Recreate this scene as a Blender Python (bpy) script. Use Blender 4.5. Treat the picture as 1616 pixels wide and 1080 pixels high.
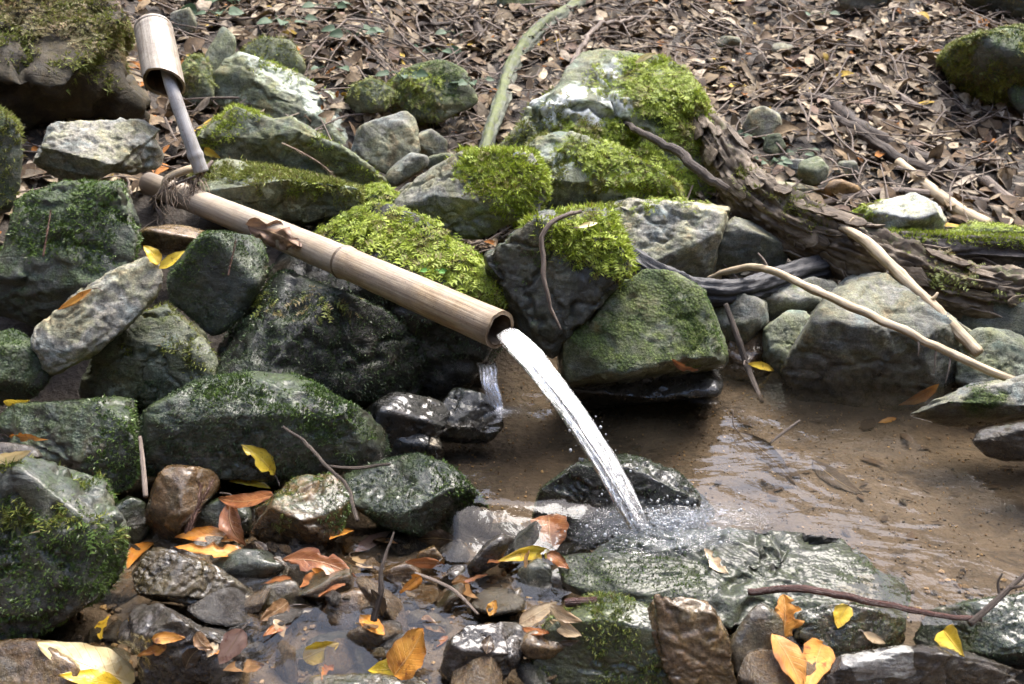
import bpy, bmesh, math, random
import numpy as np
from mathutils import Vector

for o in list(bpy.data.objects):
    bpy.data.objects.remove(o, do_unlink=True)
SC = bpy.context.scene
COL = SC.collection

# ---------------------------------------------------------------- camera, sky, sun, exposure
CAM_H, PITCH, FPX = 0.75, math.radians(22.0), 1552.0
cam_d = bpy.data.cameras.new('camera')
cam = bpy.data.objects.new('camera', cam_d)
COL.objects.link(cam)
cam.location = (0, 0, CAM_H)
cam.rotation_euler = (math.radians(90) - PITCH, 0, 0)
cam_d.sensor_width = 36.0
cam_d.lens = 36.0 * FPX / 1616.0
cam_d.clip_start, cam_d.clip_end = 0.02, 500.0
cam_d.dof.use_dof = True
cam_d.dof.focus_distance = 1.48
cam_d.dof.aperture_fstop = 9.0
SC.camera = cam

SUN_EL, SUN_AZ = math.radians(64), math.radians(38)   # azimuth from +Y towards +X
world = bpy.data.worlds.new('World')
SC.world = world
world.use_nodes = True
wn = world.node_tree.nodes
wn.clear()
w_out = wn.new('ShaderNodeOutputWorld')
w_bg = wn.new('ShaderNodeBackground')
w_sky = wn.new('ShaderNodeTexSky')
w_sky.sky_type = 'NISHITA'
w_sky.sun_disc = False
w_sky.sun_elevation = SUN_EL
w_sky.sun_rotation = SUN_AZ
w_sky.air_density = 1.0
w_sky.dust_density = 4.0
w_sky.ozone_density = 0.6
w_bg.inputs['Strength'].default_value = 0.15
world.node_tree.links.new(w_sky.outputs[0], w_bg.inputs[0])
world.node_tree.links.new(w_bg.outputs[0], w_out.inputs[0])

sun_d = bpy.data.lights.new('sun', 'SUN')
sun_d.energy = 1.25
sun_d.angle = math.radians(34)
sun_d.color = (1.0, 0.985, 0.955)
sun = bpy.data.objects.new('sun', sun_d)
COL.objects.link(sun)
_sd = Vector((math.sin(SUN_AZ) * math.cos(SUN_EL), math.cos(SUN_AZ) * math.cos(SUN_EL), math.sin(SUN_EL)))
sun.rotation_euler = _sd.to_track_quat('Z', 'Y').to_euler()

SC.view_settings.view_transform = 'Standard'
SC.view_settings.look = 'None'
SC.view_settings.gamma = 1.0
SC.view_settings.use_curve_mapping = False
SC.view_settings.exposure = 2.2
SC.render.engine = 'CYCLES'
SC.cycles.use_denoising = True
SC.cycles.use_adaptive_sampling = True
SC.cycles.adaptive_threshold = 0.03
SC.cycles.max_bounces = 6
SC.cycles.transparent_max_bounces = 16
SC.cycles.sample_clamp_indirect = 6.0
SC.cycles.caustics_refractive = False
SC.cycles.caustics_reflective = False

# ---------------------------------------------------------------- camera geometry helpers
RT = np.array([1.0, 0, 0])
FW = np.array([0, math.cos(PITCH), -math.sin(PITCH)])
UP = np.array([0, math.sin(PITCH), math.cos(PITCH)])
CO = np.array([0, 0, CAM_H])

def P(px, py, zc):
    return CO + zc * (FW + (px - 808) / FPX * RT + (540 - py) / FPX * UP)

def zc_at(py, z):
    return (z - CAM_H) / (-math.sin(PITCH) + (540 - py) / FPX * math.cos(PITCH))

def PZ(px, py, z):
    return P(px, py, zc_at(py, z))

def proj(X):
    d = X - CO
    zc = d @ FW
    return 808 + FPX * (d @ RT) / zc, 540 - FPX * (d @ UP) / zc, zc

# ---------------------------------------------------------------- numeric noise
def _hash(i, j, k, s):
    n = (i * 374761393 + j * 668265263 + k * 2147483647 + s * 144665).astype(np.int64)
    n = (n ^ (n >> 13)) * 1274126177 & 0x7fffffff
    n = (n ^ (n >> 16)) * 668265263 & 0x7fffffff
    return (n & 0xffff) / 65535.0

def vn(p, s=0):
    i = np.floor(p).astype(np.int64)
    f = p - i
    u = f * f * f * (f * (f * 6 - 15) + 10)
    x, y, z = i[:, 0], i[:, 1], i[:, 2]
    r = 0
    for a in (0, 1):
        for b in (0, 1):
            for c in (0, 1):
                w = (u[:, 0] if a else 1 - u[:, 0]) * (u[:, 1] if b else 1 - u[:, 1]) * (u[:, 2] if c else 1 - u[:, 2])
                r = r + w * _hash(x + a, y + b, z + c, s)
    return r

def fbm(p, s=0, o=4, g=0.5):
    a, t, r = 1.0, 0.0, 0
    for k in range(o):
        r = r + a * vn(p * (2.03 ** k) + 17.3 * k, s + k)
        t += a
        a *= g
    return r / t

def sstep(a, b, x):
    t = np.clip((x - a) / (b - a), 0, 1)
    return t * t * (3 - 2 * t)

def rotm(seed):
    r = np.random.RandomState(seed)
    q, _ = np.linalg.qr(r.randn(3, 3))
    return q

# ---------------------------------------------------------------- mesh helpers
def make_mesh(name, V, Fc, mats=(), attrs=None, uv=None, smooth=True, cols=None, midx=None):
    """V (n,3); Fc array (m,3|4) or list of such arrays."""
    if not isinstance(Fc, list):
        Fc = [Fc]
    Fc = [np.asarray(f, dtype=np.int32) for f in Fc if len(f)]
    me = bpy.data.meshes.new(name)
    V = np.ascontiguousarray(V, dtype=np.float32)
    nl = sum(f.size for f in Fc)
    nf = sum(len(f) for f in Fc)
    me.vertices.add(len(V))
    me.loops.add(nl)
    me.polygons.add(nf)
    me.vertices.foreach_set('co', V.ravel())
    loops = np.concatenate([f.ravel() for f in Fc])
    tot = np.concatenate([np.full(len(f), f.shape[1], np.int32) for f in Fc])
    start = np.concatenate([[0], np.cumsum(tot)[:-1]]).astype(np.int32)
    me.loops.foreach_set('vertex_index', loops)
    me.polygons.foreach_set('loop_start', start)
    me.polygons.foreach_set('loop_total', tot)
    me.polygons.foreach_set('use_smooth', np.full(nf, smooth))
    for m in mats:
        me.materials.append(m)
    if midx is not None:
        me.polygons.foreach_set('material_index', np.asarray(midx, np.int32))
    for k, a in (attrs or {}).items():
        at = me.attributes.new(k, 'FLOAT', 'POINT')
        at.data.foreach_set('value', np.ascontiguousarray(a, np.float32))
    if cols is not None:
        at = me.attributes.new('col', 'FLOAT_COLOR', 'POINT')
        c4 = np.ones((len(V), 4), np.float32)
        c4[:, :3] = cols
        at.data.foreach_set('color', c4.ravel())
    if uv is not None:
        ul = me.uv_layers.new(name='UVMap')
        ul.data.foreach_set('uv', np.ascontiguousarray(uv[loops], np.float32).ravel())
    me.update(calc_edges=True)
    return me

def link(name, me, parent=None, loc=None):
    o = bpy.data.objects.new(name, me)
    COL.objects.link(o)
    if loc is not None:
        o.location = loc
    if parent is not None:
        o.parent = parent
    return o

def tag(o, label=None, cat=None, group=None, kind=None):
    if label:
        o['label'] = label
    if cat:
        o['category'] = cat
    if group:
        o['group'] = group
    if kind:
        o['kind'] = kind
    return o

def empty(name, loc, label, cat, group=None):
    o = bpy.data.objects.new(name, None)
    COL.objects.link(o)
    o.location = loc
    o.empty_display_size = 0.05
    return tag(o, label, cat, group)

def vnormals(V, F):
    fn = np.cross(V[F[:, 1]] - V[F[:, 0]], V[F[:, 2]] - V[F[:, 0]])
    n = np.zeros_like(V)
    for k in range(3):
        np.add.at(n, F[:, k], fn)
    return n / (np.linalg.norm(n, axis=1, keepdims=True) + 1e-12)

def norm(a):
    return a / (np.linalg.norm(a, axis=-1, keepdims=True) + 1e-12)

_ico = {}
def ico(sub):
    if sub not in _ico:
        bm = bmesh.new()
        bmesh.ops.create_icosphere(bm, subdivisions=sub, radius=1.0)
        bm.verts.index_update()
        V = np.array([v.co[:] for v in bm.verts])
        F = np.array([[v.index for v in f.verts] for f in bm.faces])
        bm.free()
        _ico[sub] = (V, F)
    return _ico[sub]

def inpoly(px, py, poly):
    poly = np.asarray(poly, float)
    ins = np.zeros(np.shape(px), bool)
    n = len(poly)
    for i in range(n):
        x0, y0 = poly[i]
        x1, y1 = poly[(i + 1) % n]
        c = ((y0 > py) != (y1 > py)) & (px < (x1 - x0) * (py - y0) / (y1 - y0 + 1e-12) + x0)
        ins ^= c
    return ins

def polysd(px, py, poly):
    poly = np.asarray(poly, float)
    d2 = np.full(np.shape(px), 1e18)
    n = len(poly)
    for i in range(n):
        a, b = poly[i], poly[(i + 1) % n]
        e = b - a
        t = np.clip(((px - a[0]) * e[0] + (py - a[1]) * e[1]) / (e @ e + 1e-9), 0, 1)
        d2 = np.minimum(d2, (px - a[0] - t * e[0]) ** 2 + (py - a[1] - t * e[1]) ** 2)
    d = np.sqrt(d2)
    return np.where(inpoly(px, py, poly), -d, d)

# ---------------------------------------------------------------- materials
class NT:
    def __init__(self, name):
        self.m = bpy.data.materials.new(name)
        self.m.use_nodes = True
        self.t = self.m.node_tree
        self.t.nodes.clear()
        self.out = self.t.nodes.new('ShaderNodeOutputMaterial')

    def n(self, typ, ins=None, **kw):
        nd = self.t.nodes.new('ShaderNode' + typ)
        for k, v in kw.items():
            setattr(nd, k, v)
        for k, v in (ins or {}).items():
            self.set(nd, k, v)
        return nd

    def set(self, nd, k, v):
        s = nd.inputs[k]
        if isinstance(v, bpy.types.NodeSocket):
            self.t.links.new(v, s)
        else:
            if isinstance(v, tuple) and len(v) == 3 and s.type == 'RGBA':
                v = v + (1.0,)
            s.default_value = v

    def attr(self, name, color=False):
        a = self.n('Attribute', attribute_name=name)
        return a.outputs['Color'] if color else a.outputs['Fac']

    def coords(self, rnd=True, kind='Object'):
        tc = self.n('TexCoord').outputs[kind]
        if not rnd:
            return tc
        r = self.n('ObjectInfo').outputs['Random']
        s = self.n('VectorMath', {0: (37.0, 91.0, 53.0), 'Scale': r}, operation='SCALE')
        return self.n('VectorMath', {0: tc, 1: s.outputs[0]}, operation='ADD').outputs[0]

    def mapping(self, vec, scale=(1, 1, 1), rot=(0, 0, 0)):
        return self.n('Mapping', {'Vector': vec, 'Scale': scale, 'Rotation': rot}).outputs[0]

    def noise(self, vec, scale, detail=4, rough=0.55, dist=0.0):
        return self.n('TexNoise', {'Vector': vec, 'Scale': scale, 'Detail': detail, 'Roughness': rough, 'Distortion': dist}).outputs['Fac']

    def vor(self, vec, scale, feature='F1', rnd=1.0):
        return self.n('TexVoronoi', {'Vector': vec, 'Scale': scale, 'Randomness': rnd}, feature=feature).outputs['Distance']

    def ramp(self, fac, stops, interp='LINEAR'):
        r = self.n('ValToRGB', {'Fac': fac})
        cr = r.color_ramp
        cr.interpolation = interp
        while len(cr.elements) < len(stops):
            cr.elements.new(0.5)
        for e, (p, c) in zip(cr.elements, stops):
            e.position = p
            e.color = (c, c, c, 1) if not isinstance(c, tuple) else c + (1,)
        return r.outputs['Color']

    def mix(self, fac, a, b, blend='MIX'):
        x = self.n('Mix', data_type='RGBA', blend_type=blend)
        self.set(x, 0, fac)
        self.set(x, 6, a)
        self.set(x, 7, b)
        return x.outputs[2]

    def math(self, op, a, b=0.0, c=0.0, clamp=False):
        x = self.n('Math', operation=op, use_clamp=clamp)
        self.set(x, 0, a)
        self.set(x, 1, b)
        self.set(x, 2, c)
        return x.outputs[0]

    def mr(self, v, a, b, c=0.0, d=1.0):
        x = self.n('MapRange')
        for k, q in enumerate((v, a, b, c, d)):
            self.set(x, k, q)
        return x.outputs[0]

    def bump(self, h, strength=0.5, dist=0.01, normal=None):
        ins = {'Height': h, 'Strength': strength, 'Distance': dist}
        if normal is not None:
            ins['Normal'] = normal
        return self.n('Bump', ins).outputs[0]

    def bsdf(self, **kw):
        b = self.n('BsdfPrincipled')
        for k, v in kw.items():
            self.set(b, k, v)
        return b.outputs[0]

    def done(self, sh):
        self.t.links.new(sh, self.out.inputs['Surface'])
        return self.m

def rock_material(name, c1, c2, c3, lichen=(0.42, 0.44, 0.36), lich=0.62, film=(0.055, 0.09, 0.022), film2=(0.13, 0.17, 0.035),
                  rough=0.75, bump=1.0, wetrough=0.28, grain=120.0, stretch=(1, 1, 5), warm=0.5):
    t = NT(name)
    v = t.coords()
    st = t.mapping(v, stretch, (0.5, 0.35, 0.2))
    big = t.noise(v, 7, 5, 0.6, 0.4)
    base = t.ramp(big, [(0.32, c1), (0.52, c2), (0.72, c3)])
    lay = t.noise(st, 9, 6, 0.65, 0.8)
    base = t.mix(t.mr(lay, 0.3, 0.7, 0.0, 0.7), base, t.mix(1.0, base, (0.62, 0.6, 0.56), 'MULTIPLY'))
    fine = t.noise(v, 70, 6, 0.7)
    base = t.mix(1.0, base, t.ramp(fine, [(0.28, (0.38, 0.37, 0.35)), (0.45, (0.85, 0.84, 0.82)), (0.58, (1.15, 1.13, 1.1)), (0.75, (2.0, 1.95, 1.85))]), 'MULTIPLY')
    spk = t.noise(v, 330, 3, 0.7)
    base = t.mix(1.0, base, t.ramp(spk, [(0.3, (0.55, 0.55, 0.53)), (0.5, (1.0, 1.0, 1.0)), (0.7, (1.45, 1.42, 1.38))]), 'MULTIPLY')
    stn = t.mr(t.noise(t.mapping(v, (1.3, 0.8, 0.6)), 11, 9, 0.75, 0.6), 0.50, 0.62, 0.0, 0.62)
    base = t.mix(stn, base, t.mix(1.0, base, (0.32, 0.31, 0.28), 'MULTIPLY'))
    hue = t.noise(v, 15, 5, 0.65, 0.5)
    tint = t.ramp(hue, [(0.34, (0.82, 1.0, 1.12)), (0.47, (1.0, 1.0, 1.0)), (0.56, (1.0, 1.06, 0.84)), (0.68, (1.22, 1.02, 0.70))])
    base = t.mix(1.0, base, tint, 'MULTIPLY')
    rust = t.mr(t.noise(v, 4.5, 5, 0.7, 1.0), 0.60, 0.74)
    base = t.mix(t.math('MULTIPLY', rust, warm), base, (0.17, 0.095, 0.04))
    crack = t.vor(t.mapping(v, (1, 1, 1.8), (0.3, 0.6, 0.1)), 9, 'DISTANCE_TO_EDGE')
    crack = t.mr(t.math('ADD', crack, t.math('MULTIPLY', t.math('SUBTRACT', t.noise(v, 22, 4), 0.5), 0.16)), 0.0, 0.035)
    # pale lichen, stains with a shape of their own
    ln = t.math('ADD', t.noise(v, 13, 6, 0.7), t.math('MULTIPLY', t.attr('lich'), 0.6))
    lm = t.mr(ln, lich, lich + 0.06)
    lm = t.math('MULTIPLY', lm, t.mr(t.noise(v, 120, 3), 0.3, 0.6, 0.35, 1.0))
    la = t.attr('lich')
    base = t.mix(lm, base, t.mix(la, lichen, (0.66, 0.68, 0.68)))
    # thin moss film
    mo = t.math('ADD', t.attr('moss'), t.math('MULTIPLY', t.math('SUBTRACT', t.noise(v, 26, 6, 0.75), 0.5), 1.1))
    mm = t.math('MULTIPLY', t.mr(mo, 0.42, 0.62), t.math('SUBTRACT', 1.0, la))
    gran = t.vor(v, 210)
    mcol = t.mix(t.mr(t.noise(v, 34, 4), 0.35, 0.65), film, film2)
    mcol = t.mix(t.mr(gran, 0.1, 0.6, 0.0, 0.8), mcol, t.mix(1.0, mcol, (0.25, 0.25, 0.25), 'MULTIPLY'))
    base = t.mix(mm, base, mcol)
    wet = t.attr('wet')
    base = t.mix(wet, base, t.mix(1.0, base, (0.46, 0.44, 0.40), 'MULTIPLY'))
    rg = t.math('ADD', t.mr(fine, 0.3, 0.7, -0.12, 0.12), t.mix(wet, (rough,) * 3, (wetrough,) * 3))
    rg = t.math('ADD', rg, t.math('MULTIPLY', mm, 0.05))
    h1 = t.math('ADD', t.math('MULTIPLY', lay, 0.40), t.math('MULTIPLY', t.noise(v, 55, 9, 0.72), 0.55))
    h1 = t.math('ADD', h1, t.math('MULTIPLY', crack, 0.07))
    h1 = t.math('ADD', h1, t.math('MULTIPLY', t.noise(v, grain * 2.0, 3, 0.6), 0.12))
    n1 = t.bump(h1, 0.75 * bump, 0.012)
    h2 = t.math('MULTIPLY', t.math('SUBTRACT', 1.0, gran), mm)
    n2 = t.bump(h2, 0.4, 0.004, n1)
    # a skin of water lies on wet stone
    cn = t.bump(t.math('ADD', t.noise(v, 26, 3, 0.5), t.math('MULTIPLY', gran, t.math('MULTIPLY', mm, 0.10))), 0.45, 0.012)
    return t.done(t.bsdf(**{'Base Color': base, 'Roughness': rg, 'Normal': n2, 'Specular IOR Level': 0.4,
                            'Coat Weight': t.mr(wet, 0.3, 0.9, 0.0, 1.0), 'Coat Roughness': 0.09, 'Coat IOR': 1.37, 'Coat Normal': cn}))

MR = {}
MR['pale'] = rock_material('pale_schist', (0.19, 0.185, 0.165), (0.30, 0.29, 0.25), (0.40, 0.385, 0.34), warm=0.25)
MR['grey'] = rock_material('grey_stone', (0.12, 0.125, 0.115), (0.21, 0.21, 0.185), (0.29, 0.285, 0.25), warm=0.4)
MR['green'] = rock_material('green_grey_stone', (0.10, 0.115, 0.085), (0.18, 0.195, 0.14), (0.27, 0.28, 0.21), warm=0.35, lich=0.58, lichen=(0.36, 0.41, 0.30))
MR['brown'] = rock_material('brown_stone', (0.15, 0.088, 0.040), (0.25, 0.155, 0.075), (0.33, 0.235, 0.13), warm=0.8, lich=0.75, rough=0.6, wetrough=0.17)
MR['dark'] = rock_material('dark_mossy_stone', (0.055, 0.060, 0.054), (0.105, 0.113, 0.10), (0.18, 0.19, 0.168), warm=0.35, lich=0.78, rough=0.6, wetrough=0.3,
                           film=(0.052, 0.086, 0.046), film2=(0.10, 0.155, 0.04))
MR['wet'] = rock_material('wet_stream_stone', (0.085, 0.066, 0.042), (0.155, 0.125, 0.082), (0.25, 0.21, 0.15), warm=0.8, lich=0.80, rough=0.4, wetrough=0.14,
                          film=(0.04, 0.062, 0.016), film2=(0.09, 0.11, 0.024), bump=0.8)
MR['slick'] = rock_material('slick_purple_stone', (0.060, 0.048, 0.045), (0.115, 0.098, 0.092), (0.20, 0.178, 0.17), warm=0.35, lich=0.82, rough=0.35, wetrough=0.10,
                            bump=1.2, grain=60)
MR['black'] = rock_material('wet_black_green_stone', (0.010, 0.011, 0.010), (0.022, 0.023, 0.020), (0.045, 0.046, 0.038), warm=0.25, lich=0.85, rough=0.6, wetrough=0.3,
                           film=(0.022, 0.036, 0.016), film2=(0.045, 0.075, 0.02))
MR['slab'] = rock_material('dark_olive_wet_slab', (0.018, 0.017, 0.013), (0.038, 0.036, 0.027), (0.075, 0.07, 0.052), warm=0.7, lich=0.86, rough=0.6, wetrough=0.45,
                          film=(0.026, 0.040, 0.012), film2=(0.06, 0.085, 0.018))
MR['earth'] = rock_material('brown_boulder_stone', (0.024, 0.019, 0.011), (0.045, 0.035, 0.021), (0.07, 0.056, 0.035), warm=0.35, lich=0.8)
MR['white'] = rock_material('white_quartz_stone', (0.33, 0.35, 0.35), (0.48, 0.50, 0.50), (0.62, 0.64, 0.64), warm=0.1, lichen=(0.7, 0.72, 0.7))

def moss_material(name, rough=0.55, trans=0.25):
    t = NT(name)
    c = t.attr('col', True)
    d = t.bsdf(**{'Base Color': c, 'Roughness': rough, 'Specular IOR Level': 0.35})
    tr = t.n('BsdfTranslucent', {'Color': c}).outputs[0]
    return t.done(t.n('MixShader', {0: trans, 1: d, 2: tr}).outputs[0])

M_MOSS = moss_material('feather_moss')
M_SMOSS = moss_material('short_wet_moss', 0.32, 0.12)

def litter_material(name, rough=0.6, wet=False):
    t = NT(name)
    c = t.attr('col', True)
    v = t.coords()
    nz = t.noise(v, 90, 4, 0.7)
    c = t.mix(1.0, c, t.ramp(nz, [(0.3, (0.5, 0.45, 0.4)), (0.5, (1.0, 1.0, 1.0)), (0.68, (1.5, 1.5, 1.5))]), 'MULTIPLY')
    return t.done(t.bsdf(**{'Base Color': c, 'Roughness': t.mr(nz, 0.3, 0.7, rough - 0.15, rough + 0.15), 'Normal': t.bump(nz, 0.35, 0.004),
                            'Specular IOR Level': 0.2}))

M_LITTER = litter_material('dry_litter_leaf', 0.75)

_leafm = {}
def leaf_material(c1, c2, spot, wet):
    key = (c1, c2, spot, wet)
    if key in _leafm:
        return _leafm[key]
    t = NT('fallen_leaf_%d' % len(_leafm))
    uv = t.n('UVMap').outputs[0]
    sx = t.n('SeparateXYZ', {0: uv})
    u, w = sx.outputs[0], sx.outputs[1]
    a = t.math('ABSOLUTE', t.math('SUBTRACT', w, 0.5))
    v = t.coords()
    blot = t.noise(v, 28, 5, 0.65, 0.6)
    c = t.mix(t.mr(blot, 0.38, 0.62), c1, c2)
    c = t.mix(t.mr(t.noise(v, 75, 4, 0.7), 0.56, 0.68, 0.0, 0.9), c, spot)
    rim = t.math('ADD', t.math('MULTIPLY', a, 2.0), t.math('MULTIPLY', t.math('SUBTRACT', t.noise(v, 40, 4), 0.5), 1.3))
    c = t.mix(t.mr(rim, 0.72, 1.05, 0.0, 0.75), c, t.mix(0.6, c, spot))
    big = t.noise(v, 13, 3, 0.6)
    c = t.mix(t.mr(big, 0.5, 0.68, 0.0, 0.7), c, t.mix(0.65, c, spot))
    # side veins run forward from the midrib
    sv = t.math('FRACT', t.math('MULTIPLY', t.math('SUBTRACT', u, t.math('MULTIPLY', a, 0.45)), 9.0))
    sv = t.math('ABSOLUTE', t.math('SUBTRACT', sv, 0.5))
    vein = t.mr(sv, 0.0, 0.07, 1.0, 0.0)
    mid = t.mr(a, 0.008, 0.03, 1.0, 0.0)
    c = t.mix(t.math('MAXIMUM', t.math('MULTIPLY', vein, 0.25), t.math('MULTIPLY', mid, 0.6)), c, t.mix(0.5, c, (0.62, 0.45, 0.2)))
    h = t.math('ADD', t.math('MULTIPLY', vein, -0.4), t.math('MULTIPLY', mid, 0.8))
    h = t.math('ADD', h, t.math('MULTIPLY', blot, 1.2))
    nb = t.bump(h, 0.5, 0.003)
    d = t.bsdf(**{'Base Color': c, 'Roughness': 0.22 if wet else 0.5, 'Normal': nb, 'Specular IOR Level': 0.5})
    tr = t.n('BsdfTranslucent', {'Color': c}).outputs[0]
    _leafm[key] = t.done(t.n('MixShader', {0: 0.2, 1: d, 2: tr}).outputs[0])
    return _leafm[key]

def wood_material(name, c1, c2, c3, rough=0.75, bump=0.8, ring=1.0, moss=False):
    """uv.x runs round the stick, uv.y along it in metres"""
    t = NT(name)
    uv = t.n('UVMap').outputs[0]
    off = t.n('VectorMath', {0: (13.0, 7.0, 3.0), 'Scale': t.n('ObjectInfo').outputs['Random']}, operation='SCALE').outputs[0]
    v = t.coords()
    st = t.n('VectorMath', {0: t.mapping(uv, (6.0, 5.0, 1)), 1: off}, operation='ADD').outputs[0]
    fib = t.noise(st, 3.0, 7, 0.7, 0.4)
    big = t.noise(v, 14, 5, 0.65)
    c = t.ramp(t.math('ADD', t.math('MULTIPLY', fib, 0.6), t.math('MULTIPLY', big, 0.4)), [(0.38, c1), (0.5, c2), (0.60, c3)])
    if moss:
        mo = t.math('ADD', t.attr('moss'), t.math('MULTIPLY', t.math('SUBTRACT', t.noise(v, 24, 6, 0.75), 0.5), 1.1))
        c = t.mix(t.mr(mo, 0.42, 0.6), c, t.mix(t.noise(v, 60, 3), (0.06, 0.08, 0.025), (0.13, 0.15, 0.045)))
    h = t.math('ADD', fib, t.math('MULTIPLY', t.noise(v, 160, 4, 0.7), 0.25))
    return t.done(t.bsdf(**{'Base Color': c, 'Roughness': t.mr(big, 0.3, 0.7, rough - 0.1, rough + 0.1), 'Normal': t.bump(h, bump, 0.004), 'Specular IOR Level': 0.4}))

M_BARK = wood_material('rotting_bark', (0.028, 0.020, 0.013), (0.092, 0.068, 0.045), (0.22, 0.18, 0.135), moss=True, bump=1.0)
M_DARKWOOD = wood_material('wet_dark_wood', (0.012, 0.012, 0.014), (0.03, 0.03, 0.034), (0.06, 0.058, 0.058), rough=0.5, bump=1.0)
M_OLDLOG = wood_material('weathered_dark_wood', (0.02, 0.017, 0.015), (0.06, 0.05, 0.045), (0.14, 0.12, 0.11), moss=True, bump=1.0)
M_PALESTICK = wood_material('peeled_pale_stick', (0.22, 0.16, 0.09), (0.42, 0.33, 0.21), (0.55, 0.46, 0.33), rough=0.6, bump=0.4)
M_TWIG = wood_material('grey_twig', (0.07, 0.05, 0.04), (0.16, 0.125, 0.10), (0.28, 0.23, 0.19))
M_DARKTWIG = wood_material('dark_twig', (0.018, 0.013, 0.010), (0.045, 0.033, 0.026), (0.10, 0.078, 0.062))
M_REDTWIG = wood_material('wet_red_twig', (0.02, 0.009, 0.007), (0.055, 0.022, 0.017), (0.10, 0.05, 0.04), rough=0.25)
M_LICHENBRANCH = wood_material('lichen_green_branch', (0.04, 0.045, 0.036), (0.085, 0.095, 0.07), (0.16, 0.17, 0.13), moss=True, bump=0.5)

def bamboo_material(name, c1, c2, c3):
    t = NT(name)
    uv = t.n('UVMap').outputs[0]
    st = t.mapping(uv, (26.0, 3.5, 1))
    fib = t.noise(st, 2.0, 6, 0.65, 0.15)
    v = t.coords(False)
    blot = t.noise(v, 16, 6, 0.7, 0.8)
    c = t.ramp(fib, [(0.3, c1), (0.5, c2), (0.68, c3)])
    c = t.mix(t.mr(blot, 0.46, 0.66, 0.0, 0.75), c, t.mix(1.0, c, (0.55, 0.50, 0.46), 'MULTIPLY'))
    c = t.mix(t.mr(t.noise(v, 7, 5, 0.7, 0.5), 0.42, 0.62, 0.0, 0.6), c, t.mix(0.75, c, (0.33, 0.29, 0.25)))
    pk = t.mr(t.noise(v, 210, 3, 0.7), 0.60, 0.70, 0.0, 0.7)
    c = t.mix(pk, c, (0.06, 0.045, 0.035))
    sp = t.mr(t.noise(t.mapping(uv, (30, 12, 1)), 3.0, 5, 0.75), 0.62, 0.70)
    c = t.mix(t.math('MULTIPLY', sp, 0.75), c, (0.07, 0.045, 0.03))
    wst = t.mr(t.noise(t.mapping(uv, (9, 5, 1)), 1.6, 6, 0.7, 0.6), 0.50, 0.64, 0.0, 0.6)
    c = t.mix(wst, c, t.mix(1.0, c, (0.50, 0.40, 0.30), 'MULTIPLY'))
    c = t.mix(t.attr('age'), c, t.mix(0.7, c, (0.40, 0.375, 0.34)))
    c = t.mix(t.attr('darken'), c, t.mix(0.8, c, (0.035, 0.022, 0.014)))
    h = t.math('ADD', fib, t.math('MULTIPLY', t.noise(v, 120, 3), 0.25))
    return t.done(t.bsdf(**{'Base Color': c, 'Roughness': t.mr(blot, 0.3, 0.7, 0.33, 0.55), 'Normal': t.bump(h, 0.35, 0.003), 'Specular IOR Level': 0.5}))

M_BAMBOO = bamboo_material('wet_aged_bamboo', (0.21, 0.135, 0.07), (0.40, 0.29, 0.165), (0.55, 0.445, 0.29))
M_BAMBOO_GREY = bamboo_material('weathered_grey_bamboo', (0.20, 0.175, 0.14), (0.38, 0.34, 0.28), (0.52, 0.48, 0.41))
M_BAMBOO_BLUE = bamboo_material('bluish_handle_bamboo', (0.34, 0.335, 0.325), (0.52, 0.52, 0.52), (0.64, 0.64, 0.65))

def soil_material():
    t = NT('bank_soil_and_stream_bed')
    v = t.coords(False)
    n1 = t.noise(v, 9, 6, 0.7)
    n2 = t.noise(v, 60, 5, 0.7)
    soil = t.ramp(n2, [(0.3, (0.014, 0.010, 0.007)), (0.55, (0.040, 0.030, 0.021)), (0.75, (0.085, 0.068, 0.05))])
    sand = t.ramp(t.math('ADD', t.math('MULTIPLY', n1, 0.8), t.math('MULTIPLY', n2, 0.2)),
                  [(0.30, (0.042, 0.030, 0.019)), (0.48, (0.080, 0.058, 0.036)), (0.64, (0.118, 0.088, 0.057))])
    grit = t.vor(v, 95)
    sand = t.mix(t.mr(grit, 0.0, 0.5, 0.15, 0.0), sand, t.mix(1.0, sand, (0.4, 0.36, 0.3), 'MULTIPLY'))
    deb = t.mr(t.noise(t.mapping(v, (1.0, 1.8, 1)), 13, 7, 0.72, 1.2), 0.53, 0.63, 0.0, 0.85)
    sand = t.mix(deb, sand, (0.028, 0.019, 0.012))
    bed = t.attr('bed')
    c = t.mix(bed, soil, sand)
    h = t.math('ADD', t.math('MULTIPLY', n2, 1.0), t.math('MULTIPLY', grit, 0.4))
    return t.done(t.bsdf(**{'Base Color': c, 'Roughness': 0.7, 'Normal': t.bump(h, 0.7, 0.01), 'Specular IOR Level': 0.4}))

M_SOIL = soil_material()

def water_material():
    t = NT('clear_stream_water')
    v = t.coords(False)
    w1 = t.noise(t.mapping(v, (1, 1.7, 1)), 6, 3, 0.5, 0.8)
    w2 = t.noise(v, 42, 3, 0.6, 0.4)
    h = t.math('ADD', w1, t.math('MULTIPLY', w2, 0.16))
    nb = t.bump(h, 0.17, 0.02)
    fr = t.n('Fresnel', {'IOR': 1.34, 'Normal': nb}).outputs[0]
    gl = t.n('BsdfGlossy', {'Color': (1, 1, 1), 'Roughness': 0.03, 'Normal': nb}).outputs[0]
    tr = t.n('BsdfTransparent', {'Color': (0.86, 0.82, 0.75)}).outputs[0]
    silt = t.n('BsdfDiffuse', {'Color': (0.13, 0.108, 0.074)}).outputs[0]
    body = t.n('MixShader', {0: t.math('MULTIPLY', t.attr('silt'), t.mr(t.noise(v, 5, 3), 0.35, 0.65, 0.0, 0.07)), 1: tr, 2: silt}).outputs[0]
    return t.done(t.n('MixShader', {0: fr, 1: body, 2: gl}).outputs[0])

M_WATER = water_material()

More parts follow.
